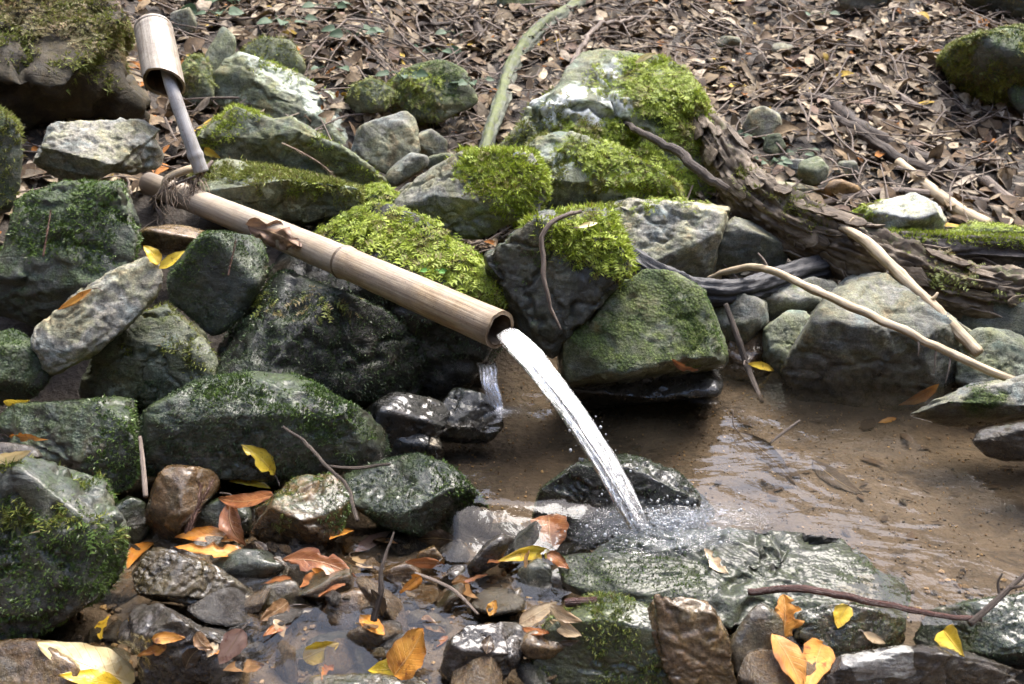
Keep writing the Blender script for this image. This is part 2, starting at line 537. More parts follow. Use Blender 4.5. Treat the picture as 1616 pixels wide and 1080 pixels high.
def fall_material(name, dens, streak=(60.0, 1.6)):
    """aerated falling water: clear body with white streaks drawn out along the flow (uv.y in flow direction)"""
    t = NT(name)
    uv = t.n('UVMap').outputs[0]
    s1 = t.noise(t.mapping(uv, (streak[0] * 0.18, streak[1] * 1.6, 1)), 2.0, 5, 0.7, 1.1)
    s2 = t.noise(t.mapping(uv, (streak[0], streak[1] * 4, 1)), 2.0, 4, 0.7, 0.3)
    s = t.math('ADD', t.math('MULTIPLY', s1, 0.55), t.math('MULTIPLY', s2, 0.45))
    a = t.math('MULTIPLY', t.mr(s, 0.36, 0.66), t.attr('dens'))
    nb = t.bump(s, 0.9, 0.006)
    fr = t.math('MULTIPLY', t.n('Fresnel', {'IOR': 1.34, 'Normal': nb}).outputs[0], t.mr(t.attr('dens'), 0.0, 0.25))
    gl = t.n('BsdfGlossy', {'Color': (1, 1, 1), 'Roughness': 0.06, 'Normal': nb}).outputs[0]
    tr = t.n('BsdfTransparent', {'Color': (0.97, 0.98, 0.985)}).outputs[0]
    wd = t.n('BsdfDiffuse', {'Color': (0.40, 0.455, 0.52), 'Normal': nb}).outputs[0]
    wt = t.n('BsdfTranslucent', {'Color': (0.40, 0.455, 0.52), 'Normal': nb}).outputs[0]
    white = t.n('MixShader', {0: 0.45, 1: wd, 2: wt}).outputs[0]
    body = t.n('MixShader', {0: t.math('MULTIPLY', a, dens), 1: tr, 2: white}).outputs[0]
    return t.done(t.n('MixShader', {0: fr, 1: body, 2: gl}).outputs[0])

M_JET = fall_material('falling_water', 0.46)
M_SPLASH = fall_material('splash_water', 0.75, (40.0, 3.0))

def drop_material():
    t = NT('water_drop')
    return t.done(t.bsdf(**{'Base Color': (0.9, 0.94, 0.97), 'Roughness': 0.08, 'Transmission Weight': 0.6, 'IOR': 1.33}))
M_DROP = drop_material()

def plain(name, c1, c2, rough=0.5, scale=40, trans=0.0):
    t = NT(name)
    v = t.coords()
    c = t.mix(t.mr(t.noise(v, scale, 4), 0.35, 0.65), c1, c2)
    d = t.bsdf(**{'Base Color': c, 'Roughness': rough, 'Normal': t.bump(t.noise(v, scale * 4, 3), 0.3, 0.002)})
    if trans:
        d = t.n('MixShader', {0: trans, 1: d, 2: t.n('BsdfTranslucent', {'Color': c}).outputs[0]}).outputs[0]
    return t.done(d)

M_FERN = plain('blue_green_plant_leaf', (0.035, 0.068, 0.03), (0.075, 0.13, 0.065), 0.65, 40, 0.2)
M_CLOVER = plain('bright_clover_leaf', (0.10, 0.26, 0.04), (0.16, 0.36, 0.06), 0.4, 60, 0.25)
M_CEDAR = plain('dead_cedar_sprig_red_brown', (0.09, 0.045, 0.03), (0.19, 0.11, 0.08), 0.7, 60)
M_ROOT = plain('fine_root_fibre', (0.13, 0.09, 0.06), (0.30, 0.23, 0.16), 0.7, 60)

# ================================================================ ground and water
def ground_z(x, y):
    x = np.asarray(x, float)
    y = np.asarray(y, float)
    r = sstep(-0.52, -0.18, x)                       # 0 on the left stone bank, 1 on the pool side
    y0 = 1.42 * (1 - r) + 1.80 * r
    d = y - y0
    left = np.interp(d, [-0.3, 0, 0.2, 0.4, 0.7, 1.0, 2.4, 5, 40], [-0.06, -0.045, 0.06, 0.16, 0.27, 0.36, 0.80, 2.6, 14])
    right = np.interp(d, [-0.25, 0, 0.2, 0.45, 1.5, 2.2, 5, 40], [-0.075, -0.03, 0.08, 0.165, 0.50, 0.74, 2.6, 14])  # far slope steepened out of view so that it hides low sky
    z = left * (1 - r) + right * r
    front = np.interp(y, [-40, -9, -3.0, -1.0, -0.4, 0.2, 0.7, 1.1, 1.3], [24, 6.0, 1.7, 0.3, 0.0, -0.08, -0.07, -0.058, -0.072])  # unseen bank behind the camera, shaped to limit sky fill on front faces
    z = np.where(y < 1.3, front + np.minimum(z - np.interp(1.3 - y0, [-0.5, 0], [-0.06, -0.05]), 0) * 0, np.maximum(z, -0.075))
    z = np.where((y >= 1.3) & (y < 1.42), front * (1 - sstep(1.3, 1.42, y)) + z * sstep(1.3, 1.42, y), z)
    z = z + np.maximum(-x - 0.85, 0) ** 1.2 * 0.35 * sstep(0.5, 1.3, y) + np.maximum(-x - 1.6, 0) * 0.95
    z = z + np.maximum(x - 2.2, 0) * 0.85  # unseen side banks steepened to block low sky
    p = np.stack([x, y, np.zeros_like(x)], -1).reshape(-1, 3)
    n = (fbm(p * 3.0, 5, 4) - 0.5).reshape(x.shape)
    n2 = (fbm(p * 14.0, 9, 3) - 0.5).reshape(x.shape)
    far = sstep(1.7, 2.4, y)
    return z + n * (0.015 + 0.10 * far) + n2 * (0.012 + 0.02 * far)

def spread(lo, a, b, hi, n_in, n_out):
    t = np.linspace(0, 1, n_out + 1)[1:] ** 2
    return np.concatenate([(a - (a - lo) * t)[::-1], np.linspace(a, b, n_in), b + (hi - b) * t])

gx = spread(-35, -1.7, 2.0, 35, 330, 24)
gy = spread(-35, 0.5, 4.2, 40, 330, 24)
GX, GY = np.meshgrid(gx, gy)
GZ = ground_z(GX, GY)
nx_, ny_ = len(gx), len(gy)
idx = np.arange(nx_ * ny_).reshape(ny_, nx_)
gq = np.stack([idx[:-1, :-1], idx[:-1, 1:], idx[1:, 1:], idx[1:, :-1]], -1).reshape(-1, 4)
bed = sstep(0.05, 0.0, GZ) * sstep(2.0, 1.85, GY) * (1 - sstep(0.12, -0.05, GX) * sstep(1.32, 1.42, GY))
ground = link('ground', make_mesh('ground', np.stack([GX, GY, GZ], -1).reshape(-1, 3), gq, [M_SOIL], {'bed': bed.ravel()}))
tag(ground, kind='structure')

def water_edge(x):
    return 1.19 + 0.5 * sstep(-0.08, -0.20, x) - 0.19 * sstep(0.10, 0.45, x)

def water_z(x, y):
    return -0.035 * sstep(0.06, -0.06, y - water_edge(x)) * (1 - sstep(0.08, 0.2, x))

wx = np.linspace(-1.15, 2.4, 430)
wy = np.linspace(0.3, 2.15, 260)
WX, WY = np.meshgrid(wx, wy)
wp = np.stack([WX, WY, 0 * WX], -1).reshape(-1, 3)
WZ = water_z(WX, WY) + ((fbm(wp * 9, 3, 3) - 0.5) * 0.003).reshape(WX.shape) * sstep(0.02, -0.05, WY - 1.3)
for cx_, cy_, am_ in ((0.20, 1.14, 0.0006), (-0.02, 1.50, 0.0006)):      # rings spread from where the water lands
    rr_ = np.hypot(WX - cx_, WY - cy_) + 0.05 * (fbm(wp * 7, 13, 3) - 0.5).reshape(WX.shape)
    WZ = WZ + am_ * np.sin(rr_ * 150) * np.exp(-rr_ / 0.22) * sstep(0.02, 0.08, rr_)
idx = np.arange(WX.size).reshape(WX.shape)
wq = np.stack([idx[:-1, :-1], idx[:-1, 1:], idx[1:, 1:], idx[1:, :-1]], -1).reshape(-1, 4)
wcx, wcy = WX.ravel()[wq].mean(1), WY.ravel()[wq].mean(1)
wq = wq[~((wcx > 0.10) & (wcy < 1.10 - 0.14 * sstep(0.3, 0.5, wcx)))]          # the slabs hold the pool back here
WATER_MESH = make_mesh('stream_water', np.stack([WX, WY, WZ], -1).reshape(-1, 3), wq, [M_WATER], {'silt': (sstep(1.12, 1.28, WY) * sstep(-0.02, 0.22, WX)).ravel()})

# ================================================================ rocks
SCAT = []      # moss jobs: (parent object, location, V, F, N, spec)

def smax(a, b, r):
    h = np.maximum(r - np.abs(a - b), 0)
    return np.maximum(a, b) + h * h / (4 * r)

def rock(name, label, cat, poly, zc, th, mat, seed, sub=5, soft=0.006, amp=0.045, chip=0.95, strata=0.03, step=0.012, nf=12, fk=(0.6, 0.92),
         planes=(), film=0.0, fz=0.35, wet=0.0, lich=(), mosspoly=(), moss=(), group=None, lo=None, wl=0.05, back=None, lichv=1.0, ld=None):
    rs = np.random.RandomState(seed)
    poly = np.array(poly, float)
    x0, y0 = poly.min(0)
    x1, y1 = poly.max(0)
    m = 0.5 * max(x1 - x0, y1 - y0)
    ng = 110
    gxs = np.linspace(x0 - m, x1 + m, ng)
    gys = np.linspace(y0 - m, y1 + m, ng)
    A, B = np.meshgrid(gxs, gys)
    # wobble the outline so that the hand-set corners do not read as straight cuts
    wob = (x1 - x0 + y1 - y0) * 0.012
    nA = (fbm(np.stack([A.ravel() / 24, B.ravel() / 24, 0 * A.ravel() + seed], -1), seed, 3) - 0.5).reshape(A.shape)
    SD = polysd(A, B, poly) + nA * wob
    k = np.argmin(SD)
    c = P(A.flat[k], B.flat[k], zc)
    s = zc / FPX
    ex = np.array([(x1 - x0) / 2 * s, (y1 - y0) / 2 * s, th])
    dirs, F = ico(sub)
    F = F[:, ::-1]                   # the camera frame below is left-handed
    dl = dirs * ex
    nrm_ = rs.randn(nf, 3)
    nrm_[:, 2] = np.where(np.abs(nrm_[:, 2]) < 0.45, np.sign(nrm_[:, 2] + 1e-9) * (0.45 + rs.rand(nf) * 0.7), nrm_[:, 2])
    nrm_[: nf * 2 // 3, 2] = -np.abs(nrm_[: nf * 2 // 3, 2])
    nrm_ = norm(nrm_)
    nrm_ = np.vstack([nrm_, [[0, 0, 1.0]]])
    kk = np.linalg.norm(nrm_[:, :2], axis=1) * rs.uniform(0.92, 1.06, nf + 1) + np.abs(nrm_[:, 2]) * rs.uniform(fk[0] * 0.4, fk[1] * 0.75, nf + 1)
    if back:
        kk[-1] = back
    mn = ex.min()
    W = np.stack([RT, UP, FW])

    def sdf(q):                      # q in scaled local camera frame
        X = c + q @ W
        px, py, z = proj(X)
        fx = np.clip((px - gxs[0]) / (gxs[1] - gxs[0]), 0, ng - 1.001)
        fy = np.clip((py - gys[0]) / (gys[1] - gys[0]), 0, ng - 1.001)
        ix, iy = fx.astype(int), fy.astype(int)
        u, v = fx - ix, fy - iy
        d = (SD[iy, ix] * (1 - u) + SD[iy, ix + 1] * u) * (1 - v) + (SD[iy + 1, ix] * (1 - u) + SD[iy + 1, ix + 1] * u) * v
        d = d * s
        qn = q / ex
        f = None
        for i in range(len(kk)):
            g = (qn @ nrm_[i] - kk[i]) * mn
            f = g if f is None else smax(f, g, soft * 0.3)
        for (ppx, ppy, pz, n) in planes:
            n = norm(np.array(n, float))
            f = smax(f, (X - P(ppx, ppy, pz)) @ n, soft * 0.5)
        return smax(d - 0.25 * soft, f, soft)

    a = np.zeros(len(dl))
    b = np.full(len(dl), 2.2)
    for _ in range(15):
        mid = (a + b) / 2
        ins = sdf(dl * mid[:, None]) < 0
        a = np.where(ins, mid, a)
        b = np.where(ins, b, mid)
    V = c + (dl * a[:, None]) @ W
    N = vnormals(V, F)
    size = np.sqrt(ex[0] * ex[1])
    if chip:
        # plane faces: the stone becomes the intersection of tangent half-spaces
        N = vnormals(V, F)
        M_ = 26 if sub >= 5 else 14
        sel = [rs.randint(len(V))]
        feat = np.hstack([norm(dirs), N * 0.7])
        dm = np.linalg.norm(feat - feat[sel[0]], axis=1)
        for _ in range(M_ - 1):
            k_ = int(np.argmax(dm * rs.uniform(0.55, 1.0, len(dm))))
            sel.append(k_)
            dm = np.minimum(dm, np.linalg.norm(feat - feat[k_], axis=1))
        sp_, sn_ = V[sel], norm(N[sel] + rs.randn(M_, 3) * 0.10)
        den = (V - c) @ sn_.T
        num = ((sp_ - c) * sn_).sum(1) * rs.uniform(0.97, 1.05, M_)
        sc_ = np.min(np.where(den > 1e-5, num[None] / np.maximum(den, 1e-5), 9.0), 1)
        sc_ = np.clip(sc_, 0.84, 1.10)
        V = c + (V - c) * (1 + (sc_ - 1) * chip)[:, None]
        N = vnormals(V, F)
        # broken ledges inside the faces
        sel = rs.choice(len(V), M_ + 14, replace=False)
        sp_, sn_ = V[sel], norm(N[sel] + rs.randn(len(sel), 3) * 0.05)
        jit = np.stack([fbm(V / size * 3 + 9 * k, seed + k, 3) - 0.5 for k in range(3)], -1) * size * 0.3
        ci = np.argmin(np.linalg.norm(V[:, None, :] + jit[:, None, :] - sp_[None], axis=2), 1)
        lvl = rs.uniform(-0.028, 0.022, len(sel)) * size
        V = V + N * (lvl[ci] * chip)[:, None]
        acc, cn_ = np.zeros_like(V), np.zeros(len(V))
        for a_, b_ in ((0, 1), (1, 2), (2, 0)):
            np.add.at(acc, F[:, a_], V[F[:, b_]])
            np.add.at(cn_, F[:, a_], 1)
        V = 0.6 * V + 0.4 * acc / cn_[:, None]
        N = vnormals(V, F)
    q = V + seed * 3.7
    Rm = rotm(seed + 100)
    Rl = rotm(seed % 3 + 7)
    if ld is not None:
        l3 = norm(np.array(ld, float))
        l1 = norm(np.cross(l3, [0.2, 0.1, 1.0]))
        Rl = np.stack([l1, np.cross(l3, l1), l3], 1)
    h = amp * size * (fbm(q / size * 2.4, seed, 6, 0.56) - 0.5)
    rg = 1 - np.abs(2 * fbm(q @ Rm / size * 1.6, seed + 9, 4) - 1)
    h -= amp * 0.9 * size * sstep(0.90, 1.0, rg)
    rg = 1 - np.abs(2 * fbm((q @ Rm) * np.array([1, 1, 2.2]) / size * 3.1, seed + 15, 4) - 1)
    h -= 0.022 * size * sstep(0.93, 1.0, rg) * sstep(0.4, 0.6, fbm(q / size * 2, seed + 16, 2))
    if strata:
        ql = (q @ Rl) * np.array([1.2, 1.2, 9.0]) / max(size, 0.05)
        sn = fbm(ql, seed + 4, 4, 0.6)
        h += strata * size * (sn - 0.5)
        if step:
            tt = fbm(q @ Rl * np.array([1, 1, 3.0]) / size * 1.2, seed + 21, 3) * 7
            fr = tt - np.floor(tt)
            h += step * size * (np.floor(tt) + sstep(0.35, 0.65, fr) - tt)
    h += 0.0016 * (fbm(q * 130, seed + 2, 2) - 0.5)
    V = V + N * h[:, None]
    N = vnormals(V, F)
    px, py, _ = proj(V)
    at_m = film + fz * N[:, 2] + 0.25 * (fbm(q * 12, seed + 31, 3) - 0.5)
    for mp in mosspoly:
        at_m = np.maximum(at_m, 0.75 * sstep(22, -22, polysd(px, py, mp) + 40 * (fbm(q * 25, seed + 12, 3) - 0.5)))
    at_l = np.zeros(len(V))
    for lp in lich:
        jit = (fbm(q * 40, seed + 6, 3) - 0.5) * 26 - 3
        at_l = np.maximum(at_l, lichv * sstep(5, -5, polysd(px, py, lp) + jit))
    at_w = np.clip(wet + 0.25 * (fbm(q * 9, seed + 8, 3) - 0.5) * (wet > 0) + sstep(wl, wl - 0.05, V[:, 2] + 0.03 * (fbm(q * 10, seed + 3, 2) - 0.5)), 0, 1)
    cen = np.array([c[0], c[1], V[:, 2].min()])
    me = make_mesh(name, V - cen, F, [MR[mat]], {'moss': at_m, 'lich': at_l, 'wet': at_w})
    o = link(name, me, loc=cen)
    tag(o, label, cat, group)
    for ms in moss:
        SCAT.append((o, cen, V, F, N, dict(ms, seed=seed)))
    return o

# ================================================================ moss geometry
PAL = {'bright': ((0.18, 0.25, 0.022), (0.37, 0.44, 0.06), (0.18, 0.165, 0.04)),
       'olive': ((0.12, 0.15, 0.028), (0.23, 0.25, 0.055), (0.15, 0.12, 0.045)),
       'dark': ((0.042, 0.065, 0.034), (0.075, 0.115, 0.04), (0.07, 0.07, 0.05)),
       'green': ((0.06, 0.11, 0.024), (0.12, 0.19, 0.035), (0.06, 0.08, 0.025)),
       'dry': ((0.16, 0.125, 0.055), (0.20, 0.19, 0.07), (0.26, 0.19, 0.10))}

def scatter(V, F, N, spec):
    rs = np.random.RandomState(spec['seed'] + 77)
    px, py, _ = proj(V)
    w = np.ones(len(V))
    if spec.get('poly'):
        jit = (fbm(V * 38, spec['seed'], 4, 0.6) - 0.5) * spec.get('jit', 60) * 1.4
        w = w * sstep(14, -16, polysd(px, py, spec['poly']) + jit)
    if spec.get('nz') is not None:
        w = w * sstep(spec['nz'] - 0.2, spec['nz'] + 0.2, N[:, 2])
    if spec.get('patch'):
        w = w * sstep(spec['patch'] - 0.06, spec['patch'] + 0.06, fbm(V * spec.get('ps', 18), spec['seed'] + 3, 4))
    tri = V[F]
    area = np.linalg.norm(np.cross(tri[:, 1] - tri[:, 0], tri[:, 2] - tri[:, 0]), axis=1) / 2
    face = (N[F].mean(1) * norm(CO - tri.mean(1))).sum(1)
    fw = area * w[F].mean(1) * (face > -0.35)
    tot = fw.sum()
    n = int(tot * spec['dens'])
    if n < 1:
        return None
    fi = rs.choice(len(F), n, p=fw / tot)
    r1, r2 = np.sqrt(rs.rand(n)), rs.rand(n)
    bc = np.stack([1 - r1, r1 * (1 - r2), r1 * r2], 1)
    pos = (V[F[fi]] * bc[:, :, None]).sum(1)
    nr = norm((N[F[fi]] * bc[:, :, None]).sum(1))
    wt = (w[F[fi]] * bc).sum(1)
    return pos, nr, rs, wt

def feather(pos, nr, rs, wt, L, pal, droop=0.5, wid=0.42):
    n = len(pos)
    tan = norm(np.cross(nr, rs.randn(n, 3)))
    down = np.array([0, 0, -1.0]) - nr * (nr @ np.array([0, 0, -1.0]))[:, None]
    tan = norm(tan + down * droop)
    d0 = norm(nr * (0.35 + 0.6 * rs.rand(n))[:, None] + tan * 0.9)
    Ls = L * (0.55 + 0.8 * rs.rand(n))
    cl = vn(pos * 60, 5)
    Ls = Ls * (0.6 + 0.8 * cl) * (0.4 + 0.6 * wt)
    bend = norm(tan * 0.6 + np.array([0, 0, -0.55]))
    ts = np.array([0, 0.28, 0.55, 0.8, 1.0])
    sp = pos[:, None, :] - nr[:, None, :] * 0.001 + Ls[:, None, None] * (d0[:, None, :] * ts[None, :, None] + bend[:, None, :] * (ts ** 2)[None, :, None] * 0.35)
    side = norm(np.cross(d0, nr + 0.3 * rs.randn(n, 3)))
    T = []
    for j in range(4):
        seg = sp[:, j + 1] - sp[:, j]
        ll = (Ls * wid * (1.0 - 0.55 * ts[j]) * (0.55 if j == 0 else 1))[:, None]
        for sg in (-1, 1):
            a = sp[:, j]
            b = sp[:, j] + side * sg * ll + seg * 0.75 + nr * ll * (0.15 * rs.randn(n, 1))
            cc = sp[:, j] + seg * 0.62
            T.append(np.stack([a, b, cc], 1))
    T.append(np.stack([sp[:, 0] - side * Ls[:, None] * 0.03, sp[:, 0] + side * Ls[:, None] * 0.03, sp[:, 4]], 1))
    T = np.stack(T, 1)                                  # n,9,3,3
    V = T.reshape(-1, 3)
    Fc = np.arange(len(V)).reshape(-1, 3)
    p = np.array(PAL[pal])
    k = np.clip(vn(pos * 35, 8) * 0.7 + rs.rand(n) * 0.5 - 0.1, 0, 1)
    col = p[0] * (1 - k[:, None]) + p[1] * k[:, None]
    od = rs.rand(n) < 0.10 + 0.75 * sstep(0.56, 0.72, fbm(pos * 22, 41, 3))
    col[od] = p[2]
    col = np.repeat(col * (0.8 + 0.4 * rs.rand(n, 1)), 27, 0)
    return V, Fc, col

def blades(pos, nr, rs, wt, L, pal, droop=0.2, per=3, wid=0.28):
    if pal in ('dark', 'green'):
        L, per, wid = L * 0.62, 4, 0.4
    pos = np.repeat(pos, per, 0) + rs.randn(len(pos) * per, 3) * L * 0.25
    nr = np.repeat(nr, per, 0)
    n = len(pos)
    tan = norm(np.cross(nr, rs.randn(n, 3)))
    d = norm(nr + tan * (0.3 + rs.rand(n, 1)) + np.array([0, 0, -droop]))
    Ls = (L * (0.5 + 0.9 * rs.rand(n)))[:, None]
    side = norm(np.cross(d, rs.randn(n, 3))) * Ls * wid
    T = np.stack([pos - side * 0.5 - nr * 0.001, pos + side * 0.5 - nr * 0.001, pos + d * Ls], 1)
    V = T.reshape(-1, 3)
    p = np.array(PAL[pal])
    k = np.clip(vn(pos * 40, 8) * 0.8 + rs.rand(n) * 0.4 - 0.1, 0, 1)
    col = p[0] * (1 - k[:, None]) + p[1] * k[:, None]
    od = rs.rand(n) < 0.12
    col[od] = p[2]
    col = np.repeat(col * (0.75 + 0.5 * rs.rand(n, 1)), 3, 0)
    return V, np.arange(len(V)).reshape(-1, 3), col

def grow_moss():
    for (o, cen, V, F, N, spec) in SCAT:
        r = scatter(V, F, N, spec)
        if r is None:
            continue
        if spec['kind'] == 'feather':
            v, f, c = feather(*r, spec['L'], spec['pal'], spec.get('droop', 0.5), spec.get('wid', 0.42))
            m = M_MOSS
        else:
            v, f, c = blades(*r, spec['L'], spec['pal'], spec.get('droop', 0.2))
            m = M_SMOSS if spec['pal'] in ('dark', 'green') else M_MOSS
        mo = link('moss', make_mesh('moss', v - cen, f, [m], cols=c, smooth=False), parent=o)
        tag(mo, kind='stuff')

def FEA(poly=None, dens=60000, L=0.014, pal='bright', **k):
    return dict(kind='feather', poly=poly, dens=dens, L=L, pal=pal, **k)

def BLA(poly=None, dens=60000, L=0.006, pal='dark', **k):
    return dict(kind='blade', poly=poly, dens=dens, L=L, pal=pal, **k)

# ================================================================ sticks, logs, bamboo
def catmull(pts, n):
    pts = np.array(pts, float)
    p = np.vstack([2 * pts[0] - pts[1], pts, 2 * pts[-1] - pts[-2]])
    m = len(pts) - 1
    t = np.linspace(0, m - 1e-6, n)
    i = t.astype(int)
    f = (t - i)[:, None]
    a, b, c, d = p[i], p[i + 1], p[i + 2], p[i + 3]
    return 0.5 * (2 * b + (c - a) * f + (2 * a - 5 * b + 4 * c - d) * f ** 2 + (3 * b - a - 3 * c + d) * f ** 3)

def frames(C):
    T = norm(np.gradient(C, axis=0))
    ref = np.array([0.03, 0.02, 1.0])
    if abs(T[0] @ norm(ref)) > 0.9:
        ref = np.array([1.0, 0.1, 0])
    S = np.zeros_like(C)
    U_ = np.zeros_like(C)
    for i in range(len(C)):
        s = norm(np.cross(T[i], ref))
        u = np.cross(s, T[i])
        S[i], U_[i] = s, u
        ref = u
    return T, S, U_

def tube(C, R, ns=10, disp=None, caps=True):
    """C (n,3), R (n,) or (n,ns); returns V, faces, uv"""
    n = len(C)
    T, S, U_ = frames(C)
    th = np.linspace(0, 2 * np.pi, ns + 1)          # seam is doubled for clean uv
    R = np.asarray(R, float)
    if R.ndim == 1:
        R = np.repeat(R[:, None], ns + 1, 1)
    V = C[:, None, :] + R[:, :, None] * (S[:, None, :] * np.cos(th)[None, :, None] + U_[:, None, :] * np.sin(th)[None, :, None])
    ln = np.concatenate([[0], np.cumsum(np.linalg.norm(np.diff(C, axis=0), axis=1))])
    uv = np.stack([np.repeat((th / (2 * np.pi))[None, :], n, 0), np.repeat(ln[:, None], ns + 1, 1)], -1).reshape(-1, 2)
    V = V.reshape(-1, 3)
    if disp is not None:
        Nn = norm((V.reshape(n, ns + 1, 3) - C[:, None, :]).reshape(-1, 3))
        dd = disp(V, uv).reshape(n, ns + 1)
        dd[:, -1] = dd[:, 0]
        V = V + Nn * dd.reshape(-1, 1)
    idx = np.arange(n * (ns + 1)).reshape(n, ns + 1)
    Fq = np.stack([idx[:-1, :-1], idx[:-1, 1:], idx[1:, 1:], idx[1:, :-1]], -1).reshape(-1, 4)
    fs = [Fq]
    if caps:
        k = len(V)
        V = np.vstack([V, C[0], C[-1]])
        uv = np.vstack([uv, [[0.5, 0]], [[0.5, ln[-1]]]])
        a = np.stack([idx[0, 1:], idx[0, :-1], np.full(ns, k)], -1)
        b = np.stack([idx[-1, :-1], idx[-1, 1:], np.full(ns, k + 1)], -1)
        fs.append(np.vstack([a, b]))
    return V, fs, uv

def stick(name, label, cat, pts, mat, seed=0, n=40, ns=9, rough=0.10, wig=0.0, group=None, parent=None, knots=3, moss=None, ground=False):
    """pts: (px, py, zc, radius px at 1616 wide)"""
    if ground:
        pts = [(a, b, slope_zc(a, b) - 0.035, r) for a, b, c, r in pts]
    W = np.array([P(a, b, c) for a, b, c, r in pts])
    rr = np.array([r * c / FPX for a, b, c, r in pts])
    C = catmull(W, n)
    R = np.interp(np.linspace(0, 1, n), np.linspace(0, 1, len(rr)), rr)
    rs = np.random.RandomState(seed + 5)
    if wig:
        C = C + (np.stack([fbm(C * 22 + 3 * k, seed + k, 3) - 0.5 for k in range(3)], -1)) * wig
    for _ in range(knots):
        t0 = rs.rand()
        R = R * (1 + 0.12 * np.exp(-((np.linspace(0, 1, n) - t0) / 0.012) ** 2))
    disp = lambda V, uv: (fbm(np.stack([np.cos(uv[:, 0] * 6.28) * 2, np.sin(uv[:, 0] * 6.28) * 2, uv[:, 1] * 35], -1), seed, 3) - 0.5) * 2 * rough * np.repeat(R, ns + 1)
    V, fs, uv = tube(C, R, ns, disp)
    cen = C[0]
    at = None
    if moss is not None:
        up = norm(V - np.vstack([np.repeat(C, ns + 1, 0), C[:1], C[-1:]]))[:, 2]
        at = {'moss': moss + 0.35 * up}
    o = link(name, make_mesh(name, V - cen, fs, [mat], at, uv), loc=cen if parent is None else None, parent=parent)
    if parent is None:
        tag(o, label, cat, group)
    else:
        o.location = Vector(cen) - parent.location
    return o

def log(name, label, pts, mat, seed, n=220, ns=64, ridge=0.35, moss=0.0, groove=26, mossjobs=(), cat='log', plates=0):
    W = np.array([P(a, b, c) for a, b, c, r in pts])
    rr = np.array([r * c / FPX for a, b, c, r in pts])
    C = catmull(W, n)
    R = np.interp(np.linspace(0, 1, n), np.linspace(0, 1, len(rr)), rr)
    Rr = np.repeat(R, ns + 1)

    def disp(V, uv):
        ca, sa = np.cos(uv[:, 0] * 2 * np.pi), np.sin(uv[:, 0] * 2 * np.pi)
        q = np.stack([ca * 1.0, sa * 1.0, uv[:, 1] * 3.0], -1)
        d = (fbm(q * 1.2 + seed, seed, 4) - 0.5) * 0.7
        q2 = np.stack([ca * groove / 6.28, sa * groove / 6.28, uv[:, 1] * 7], -1)
        f = fbm(q2, seed + 3, 4, 0.6)
        d2 = sstep(0.36, 0.46, f) * 0.6 + sstep(0.50, 0.56, f) * 0.5 - 0.7
        d3 = (fbm(np.stack([ca * 7, sa * 7, uv[:, 1] * 60], -1), seed + 8, 3) - 0.5)
        return Rr * (d * 0.8 + d2 * ridge + d3 * 0.34)
    V, fs, uv = tube(C, R, ns, disp)
    k = len(C) * (ns + 1)
    up = norm(V[:k] - np.repeat(C, ns + 1, 0))[:, 2]
    at = np.concatenate([moss + 0.4 * up, [0, 0]])
    cen = C[len(C) // 2] - np.array([0, 0, R.max()])
    o = link(name, make_mesh(name, V - cen, fs, [mat], {'moss': at}, uv), loc=cen)
    tag(o, label, cat)
    rs = np.random.RandomState(seed + 60)
    Vg, Tg = V[:k].reshape(n, ns + 1, 3), norm(np.gradient(C, axis=0))
    for q_ in range(plates):
        L = rs.uniform(0.03, 0.11)
        w_ = rs.uniform(0.006, 0.019)
        i0, j0 = rs.randint(8, n - 8), rs.randint(0, ns)
        base = Vg[i0, j0]
        out = norm(base - C[i0])
        if out @ norm(CO - base) < -0.1:
            continue
        ax = norm(Tg[i0] + 0.12 * rs.randn(3))
        sd = norm(np.cross(out, ax))
        u, v, Qp = leaf_grid(14, 4)
        ew = w_ * (0.75 + 0.5 * fbm(np.stack([u * 6 + q_, (v > 0) * 5.0, 0 * u], -1), q_, 3)) * np.clip(np.minimum(u, 1 - u) * 7 + 0.15, 0, 1)
        lift = 0.003 + 0.010 * u ** 2 * rs.rand() - (v * ew) ** 2 / (2 * R[i0]) + 0.004 * (fbm(np.stack([u * 5, v * 2, 0 * u + q_], -1), q_, 3) - 0.5)
        top = base + ax * ((u - 0.5) * L)[:, None] + sd * (v * ew)[:, None] + out * lift[:, None]
        bot = top - out * 0.0035
        m_ = len(u)
        gi = np.arange(m_).reshape(14, 4)
        rim = np.concatenate([gi[0, :], gi[1:, -1], gi[-1, -2::-1], gi[-2:0:-1, 0]])
        rq = np.stack([rim, np.roll(rim, -1), np.roll(rim, -1) + m_, rim + m_], -1)
        link('bark_plate', make_mesh('bark_plate', np.vstack([top, bot]) - cen, [Qp, Qp[:, ::-1] + m_, rq], [mat], {'moss': np.full(2 * m_, -0.3)},
                                     np.vstack([np.stack([v * 0.04 + rs.rand(), u * L], -1)] * 2), smooth=False), parent=o)
    Q = fs[0]
    tri = np.vstack([Q[:, [0, 1, 2]], Q[:, [0, 2, 3]]])
    N = np.zeros_like(V)
    N[:k] = norm(V[:k] - np.repeat(C, ns + 1, 0))
    for ms in mossjobs:
        SCAT.append((o, cen, V, tri, N, dict(ms, seed=seed)))
    return o

# ================================================================ leaves
def leaf_grid(nu, nv):
    u = np.linspace(0, 1, nu)
    v = np.linspace(-1, 1, nv)
    U_, Vv = np.meshgrid(u, v, indexing='ij')
    idx = np.arange(nu * nv).reshape(nu, nv)
    Q = np.stack([idx[:-1, :-1], idx[1:, :-1], idx[1:, 1:], idx[:-1, 1:]], -1).reshape(-1, 4)
    return U_.ravel(), Vv.ravel(), Q

